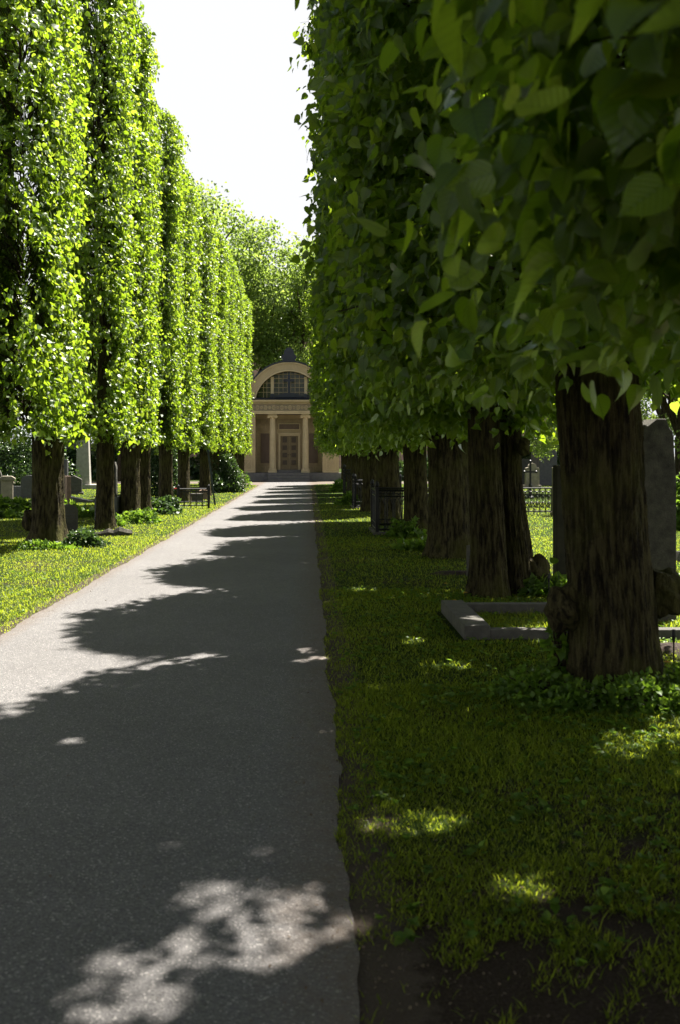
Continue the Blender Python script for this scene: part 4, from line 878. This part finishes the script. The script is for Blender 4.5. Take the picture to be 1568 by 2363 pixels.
x, y = at(1562, 1223); shrub('fern', x + .35, y, .6, .5, 1.3, 2600, .10, 'bright fern clump at the right edge', 19, 'weed', group=GS, cat='fern', k=2)
x, y = at(805, 1165); shrub('ground_plant', x, y, .4, .5, .35, 700, .09, 'low plants beside the farther iron enclosure', 20, 'weed', group=GS, cat='plant', k=4)
x, y = at(786, 1134); shrub('ground_plant', x, y, .5, .6, .45, 800, .10, 'low shrub at the shaded row edge near the forecourt', 21, 'weed', group=GS, cat='plant', k=4)
x, y = at(557, 1124); shrub('ground_plant', x, y + 1, .4, .4, .8, 500, .09, 'light green bush behind the scroll shouldered headstone', 22, 'weed', group=GS, cat='plant', k=2)
x, y = at(1245, 1112); shrub('clipped_bush', x, y, .7, .7, .75, 1500, .08, 'dark rounded bush between the stones behind the ornate railing', 23, 'dark_leaf', group=GS)
x, y = at(1568, 1110); shrub('clipped_bush', x, y, 2.2, 1.2, .9, 3000, .12, 'dark hedge behind the railing at the right edge', 25, 'dark_leaf', group=GS)
# hedges closing the far lawns
for (x_, y_, w_, lab, sd) in ((-16, 72, 11, 'clipped hedge closing the left lawn behind the graves', 31), (17, 68, 11, 'clipped hedge closing the right lawn behind the graves', 32), (-34, 58, 12, 'hedge at the far left boundary', 33), (34, 55, 12, 'hedge at the far right boundary', 34)):
    shrub('hedge', x_, y_, w_, 1.0, 2.6, 16000, .26, lab, sd, 'dark_leaf', cat='hedge')

def flower(name, x, y, h_, m, r_, label, group=None, n=24, lo=0):
    t = empty(name, (x, y, 0), 0, label=label, cat='flower', group=group); mb = MB(); mb.tube([(0, 0, lo), (.01, 0, h_ * .6), (0, .01, h_)], .0028 if h_ < .5 else .006, 5); mb.build('stem', M['green_stem'], t)
    mb = MB()
    for ring, (k_, rr_, zz) in enumerate(((n, 1, 0), (n * 2 // 3, .7, .12), (n // 2, .4, .2))):
        for i in range(k_):
            a = 2 * PI * (i + .37 * ring) / k_; e = PI / k_ * .95; R_ = r_ * rr_
            mb.add([(0, .01, h_ + r_ * zz * .5), (R_ * math.cos(a - e), .01 + R_ * math.sin(a - e), h_ + r_ * (.1 + zz)), (R_ * 1.08 * math.cos(a), .01 + R_ * 1.08 * math.sin(a), h_ + r_ * (.13 + zz)), (R_ * math.cos(a + e), .01 + R_ * math.sin(a + e), h_ + r_ * (.1 + zz))], [(0, 1, 2, 3)])
    mb.build('flower_head', M[m], t); return t
GD = 'dandelions in the shade grass'
flower('dandelion', *at(1443, 1604), .165, 'yellow', .022, 'tall yellow dandelion in front of the thickest right trunk', GD)
flower('dandelion', *at(1412, 1622), .05, 'yellow', .020, 'low yellow dandelion in the weeds before the thickest trunk', GD)
flower('dandelion', *at(1538, 1560), .10, 'yellow', .022, 'yellow dandelion right of the thickest trunk in the sun', GD)
flower('dandelion', *at(1072, 1382), .07, 'yellow', .024, 'yellow dandelion left of the twin trunk', GD)
flower('dandelion', *at(1048, 1396), .05, 'yellow', .022, 'yellow dandelion at the corner of the stone kerb', GD)
flower('dandelion', *at(1027, 1358), .06, 'yellow', .022, 'yellow dandelion in the grass before the broad trunk', GD)
for xd, yd, hh, lab in ((408, 1172, .60, 'left red rose beside the black grave railing'), (414, 1172, .50, 'right red rose, lower of the pair by the railing')):
    flower('rose', *at(xd, yd), hh, 'red', .085, lab, 'red roses by the railing', 10)
x, y = at(1556, 1130); t = empty('flower_bouquet', (x + .1, y, 0), 0, label='white flowers in a pot behind the right edge railing', cat='flowers')
r = np.random.RandomState(7); d = norm(r.randn(500, 3)); d[:, 2] = abs(d[:, 2]); link('blossoms', stamp('blossom', leaf_template(2), d * np.array([.8, .4, .32]) * r.rand(500, 1) ** .3 + np.array([0, 0, 1.35]), d + r.randn(500, 3) * .4, d, .12 + 0 * d[:, 0], r.rand(500)), M['white'], t)
mb = MB(); mb.lathe([(.3, 0), (.35, .1), (.2, .3), (.25, .9), (.45, 1.25), (.4, 1.3)], 0, 0, 14); mb.build('urn', M['granite_dark'], t)
# bare soil patches
for (xd, yd, sx, sy, lab) in ((1546, 1500, .22, .22, 'bare soil mound around the stake at the right edge'), (1060, 1325, .5, .12, 'small planted soil bed between broad and twin trunk')):
    x, y = at(xd, yd); rr = random.Random(int(xd)); v = [(0, 0, .05)]; n = 20
    for q in (.5, 1):
        for i in range(n): a = 2 * PI * i / n; k_ = q * (1 + .2 * rr.uniform(-1, 1)); v.append((sx * k_ * math.cos(a), sy * k_ * math.sin(a), .045 if q < 1 else -.01))
    f = [(0, 1 + i, 1 + (i + 1) % n) for i in range(n)] + [(1 + i, 1 + n + i, 1 + n + (i + 1) % n, 1 + (i + 1) % n) for i in range(n)]
    mb = MB(); mb.add(v, f); o = mb.build('soil_patch', M['soil'], None, smooth=True, label=lab, cat='soil bed'); o.location = (x, y, 0)

# ---------------------------------------------------------------- grass
trunks = [(2.10, 6.85, .33), (2.10, 11.5, .26), (2.5, 11.85, .24), (2.26, 16, .36), (-4.75, 18.2, .38), (-4.67, 22.2, .24), (-4.6, 25, .3), (-4.57, 27.2, .28)]
def lawn_noise(x, y): return (np.sin(x * 2.3 + 1.1 * np.sin(y * 1.7)) + np.sin(y * 2.9 + x * 1.3 + 2) + np.sin(x * 6.1 - y * 4.3 + 1) + .7 * np.sin(x * 11 + y * 13)) / 3.7
def grass_pts(r, bands):
    P = []
    for (y0, y1, dens, x0, x1) in bands:
        n = int((y1 - y0) * (x1 - x0) * dens); x = x0 + (x1 - x0) * r.rand(n); y = y0 + (y1 - y0) * r.rand(n)
        P.append(np.stack([x, y, np.full(n, dens)], 1))
    P = np.concatenate(P); x, y = P[:, 0], P[:, 1]
    wl = .45 * (.035 * np.sin(y * 1.7) + .022 * np.sin(y * 4.3) + .015 * np.sin(y * 9.7) + .01 * np.sin(y * 23)); wr = .45 * (.035 * np.sin(y * 1.7 + 4) + .022 * np.sin(y * 4.3 + 5.2) + .015 * np.sin(y * 9.7 + 8.4) + .01 * np.sin(y * 23 + 4))
    fl = np.maximum(0, y - 55.5) ** 2 * .22; fr = np.maximum(0, y - 57) ** 2 * .22
    k = ((x < -2.76 + wl - fl - .0) | (x > .15 + wr + fr)) & (y < CROSS0 - .05)
    k &= (np.abs(x) < .52 * y + np.where(x < 0, 3.0, 1.4))
    dx = x - .15; k &= ~((dx > 0) & (dx < .22) & (r.rand(len(x)) > .30 + dx * 3.2 + .5 * lawn_noise(x * 2.1, y * 1.4)))
    dl = -2.76 - x; k &= ~((dl > 0) & (dl < .15) & (r.rand(len(x)) > .35 + dl * 4))
    bare = (x > .1) & (y < 5.5); nz = lawn_noise(x, y); tf = .5 * lawn_noise(x * 3.1 + 7, y * 3.3) + .5 * lawn_noise(x * 7.3, y * 6.7 + 3) + .55 * nz + .18 * r.randn(len(x)); k &= ~(bare & (tf < np.interp(y, [2.2, 3.1, 3.8, 4.6, 5.5], [.42, .22, -.12, -.6, -2])))
    k &= ~((x > 1.3) & (y > 8.66) & (y < 10.3) & ((x < 1.60) | (y < 8.9) | (y > 10.12)) & (x < 4.0))
    for (a, b, q) in trunks: k &= (x - a) ** 2 + (y - b) ** 2 > q * q
    return P[k]
r = np.random.RandomState(91)
G = grass_pts(r, [(2.0, 4.0, 12000, .1, 3.4), (4.0, 7, 7000, .1, 4.8), (7, 12, 2600, .1, 7.5), (12, 20, 800, .1, 10), (20, 34, 260, .1, 16), (34, 60, 26, .1, 16),
                  (1.0, 6.5, 1800, -5.5, -2.6), (6.5, 12, 2200, -7, -2.6), (12, 20, 1200, -11, -2.6), (20, 34, 420, -16, -2.6), (34, 60, 80, -16, -2.4)])
n = len(G); dist = G[:, 1]; sc_w = np.interp(dist, [2, 6, 15, 30, 60], [1, 1.2, 1.6, 2.6, 5])
hgt = (.020 + .036 * r.rand(n) ** 1.6) * np.interp(dist, [2, 10, 60], [1, 1.0, 1.25]) * (1 + .35 * lawn_noise(G[:, 0] * .7, G[:, 1] * .7)) * np.where(r.rand(n) < .03, 1.7, 1)
inplot = (G[:, 0] > 1.6) & (G[:, 0] < 3.95) & (G[:, 1] > 8.85) & (G[:, 1] < 10.15); hgt = np.where(inplot, hgt * 1.9, hgt)
az = r.rand(n) * 6.28; ln = np.stack([np.cos(az), np.sin(az), np.zeros(n)], 1); tilt = .25 + .75 * r.rand(n)
D = np.array([0, 0, 1.]) + ln * tilt[:, None]; Nn = ln * -1 + np.array([0, 0, .6]) + r.randn(n, 3) * .2
GT = (np.array([(-.5, 0, 0), (.5, 0, 0), (.38, .55, -.06), (-.38, .55, -.06), (0, 1, -.28)], float), [(0, 1, 2, 3), (3, 2, 4)])
T_, F_ = GT
wd = .0042 * sc_w * (.7 + .6 * r.rand(n)) / hgt
P3 = np.stack([G[:, 0], G[:, 1], np.full(n, -.003)], 1)
gm = stamp('grass_blades', GT, P3, D, Nn, hgt, (.40 + .18 * r.randn(n)).clip(0, 1), wd)
link('grass', gm, M['grass'], label='short lawn grass with thin patches in the shade', kind='stuff')
# clover, plantain and other small weeds
Wp = grass_pts(r, [(2.2, 6, 380, .2, 4), (6, 12, 300, .2, 6), (12, 24, 45, .2, 8), (7, 14, 60, -7, -2.8), (14, 30, 30, -9, -2.8)])
n = len(Wp); keepw = r.rand(n) < np.clip(.35 + lawn_noise(Wp[:, 0] * 1.3 + 4, Wp[:, 1] * 1.3) * .9, 0.03, 1); Wp = Wp[keepw]; n = len(Wp); per = 5
az = (r.rand(n)[:, None] * 6.28 + np.arange(per)[None, :] * 1.256 + r.randn(n, per) * .2).ravel(); base = np.repeat(np.stack([Wp[:, 0], Wp[:, 1], .012 + .03 * r.rand(n)], 1), per, 0)
D = np.stack([np.cos(az), np.sin(az), .35 + .3 * r.randn(n * per)], 1); S = np.repeat(.014 + .022 * r.rand(n) ** 2, per) * (.7 + .6 * r.rand(n * per))
wm = stamp('weed_leaves', leaf_template(4), base, D, np.tile([0, 0, 1.], (n * per, 1)) + r.randn(n * per, 3) * .3, S, (.5 + .3 * r.randn(n * per)).clip(0, 1))
link('weeds', wm, M['weed'], label='small broad leaved weeds and clover in the lawn', kind='stuff')
# fallen bud scales and crumbs on the path edge, little stones
n = 11000; y = 2 + 26 * r.rand(n) ** 1.8; e = np.abs(r.randn(n)) * .16; side = r.rand(n) < .72
x = np.where(side, .30 - e * 1.3, -2.80 + e * .8); far_ = r.rand(n) < .12; x = np.where(far_, -2.6 + 2.7 * r.rand(n), x)
so2 = r.rand(n) < .45; x = np.where(so2, .2 + 3.0 * r.rand(n), x); y = np.where(so2, 2.2 + 2.6 * r.rand(n) ** 1.3, y)
P3 = np.stack([x, y, np.full(n, .012)], 1); az = r.rand(n) * 6.28; D = np.stack([np.cos(az), np.sin(az), .15 * r.randn(n)], 1)
lm = stamp('litter_flakes', leaf_template(2), P3, D, np.tile([0, 0, 1.], (n, 1)) + r.randn(n, 3) * .35, .004 + .011 * r.rand(n) ** 3, r.rand(n))
M['litter'] = plain('dry_litter', (.10, .07, .042), .8, var=.5, scale=60); link('leaf_litter', lm, M['litter'], label='dry bud scales and crumbs along the path edges', kind='stuff')
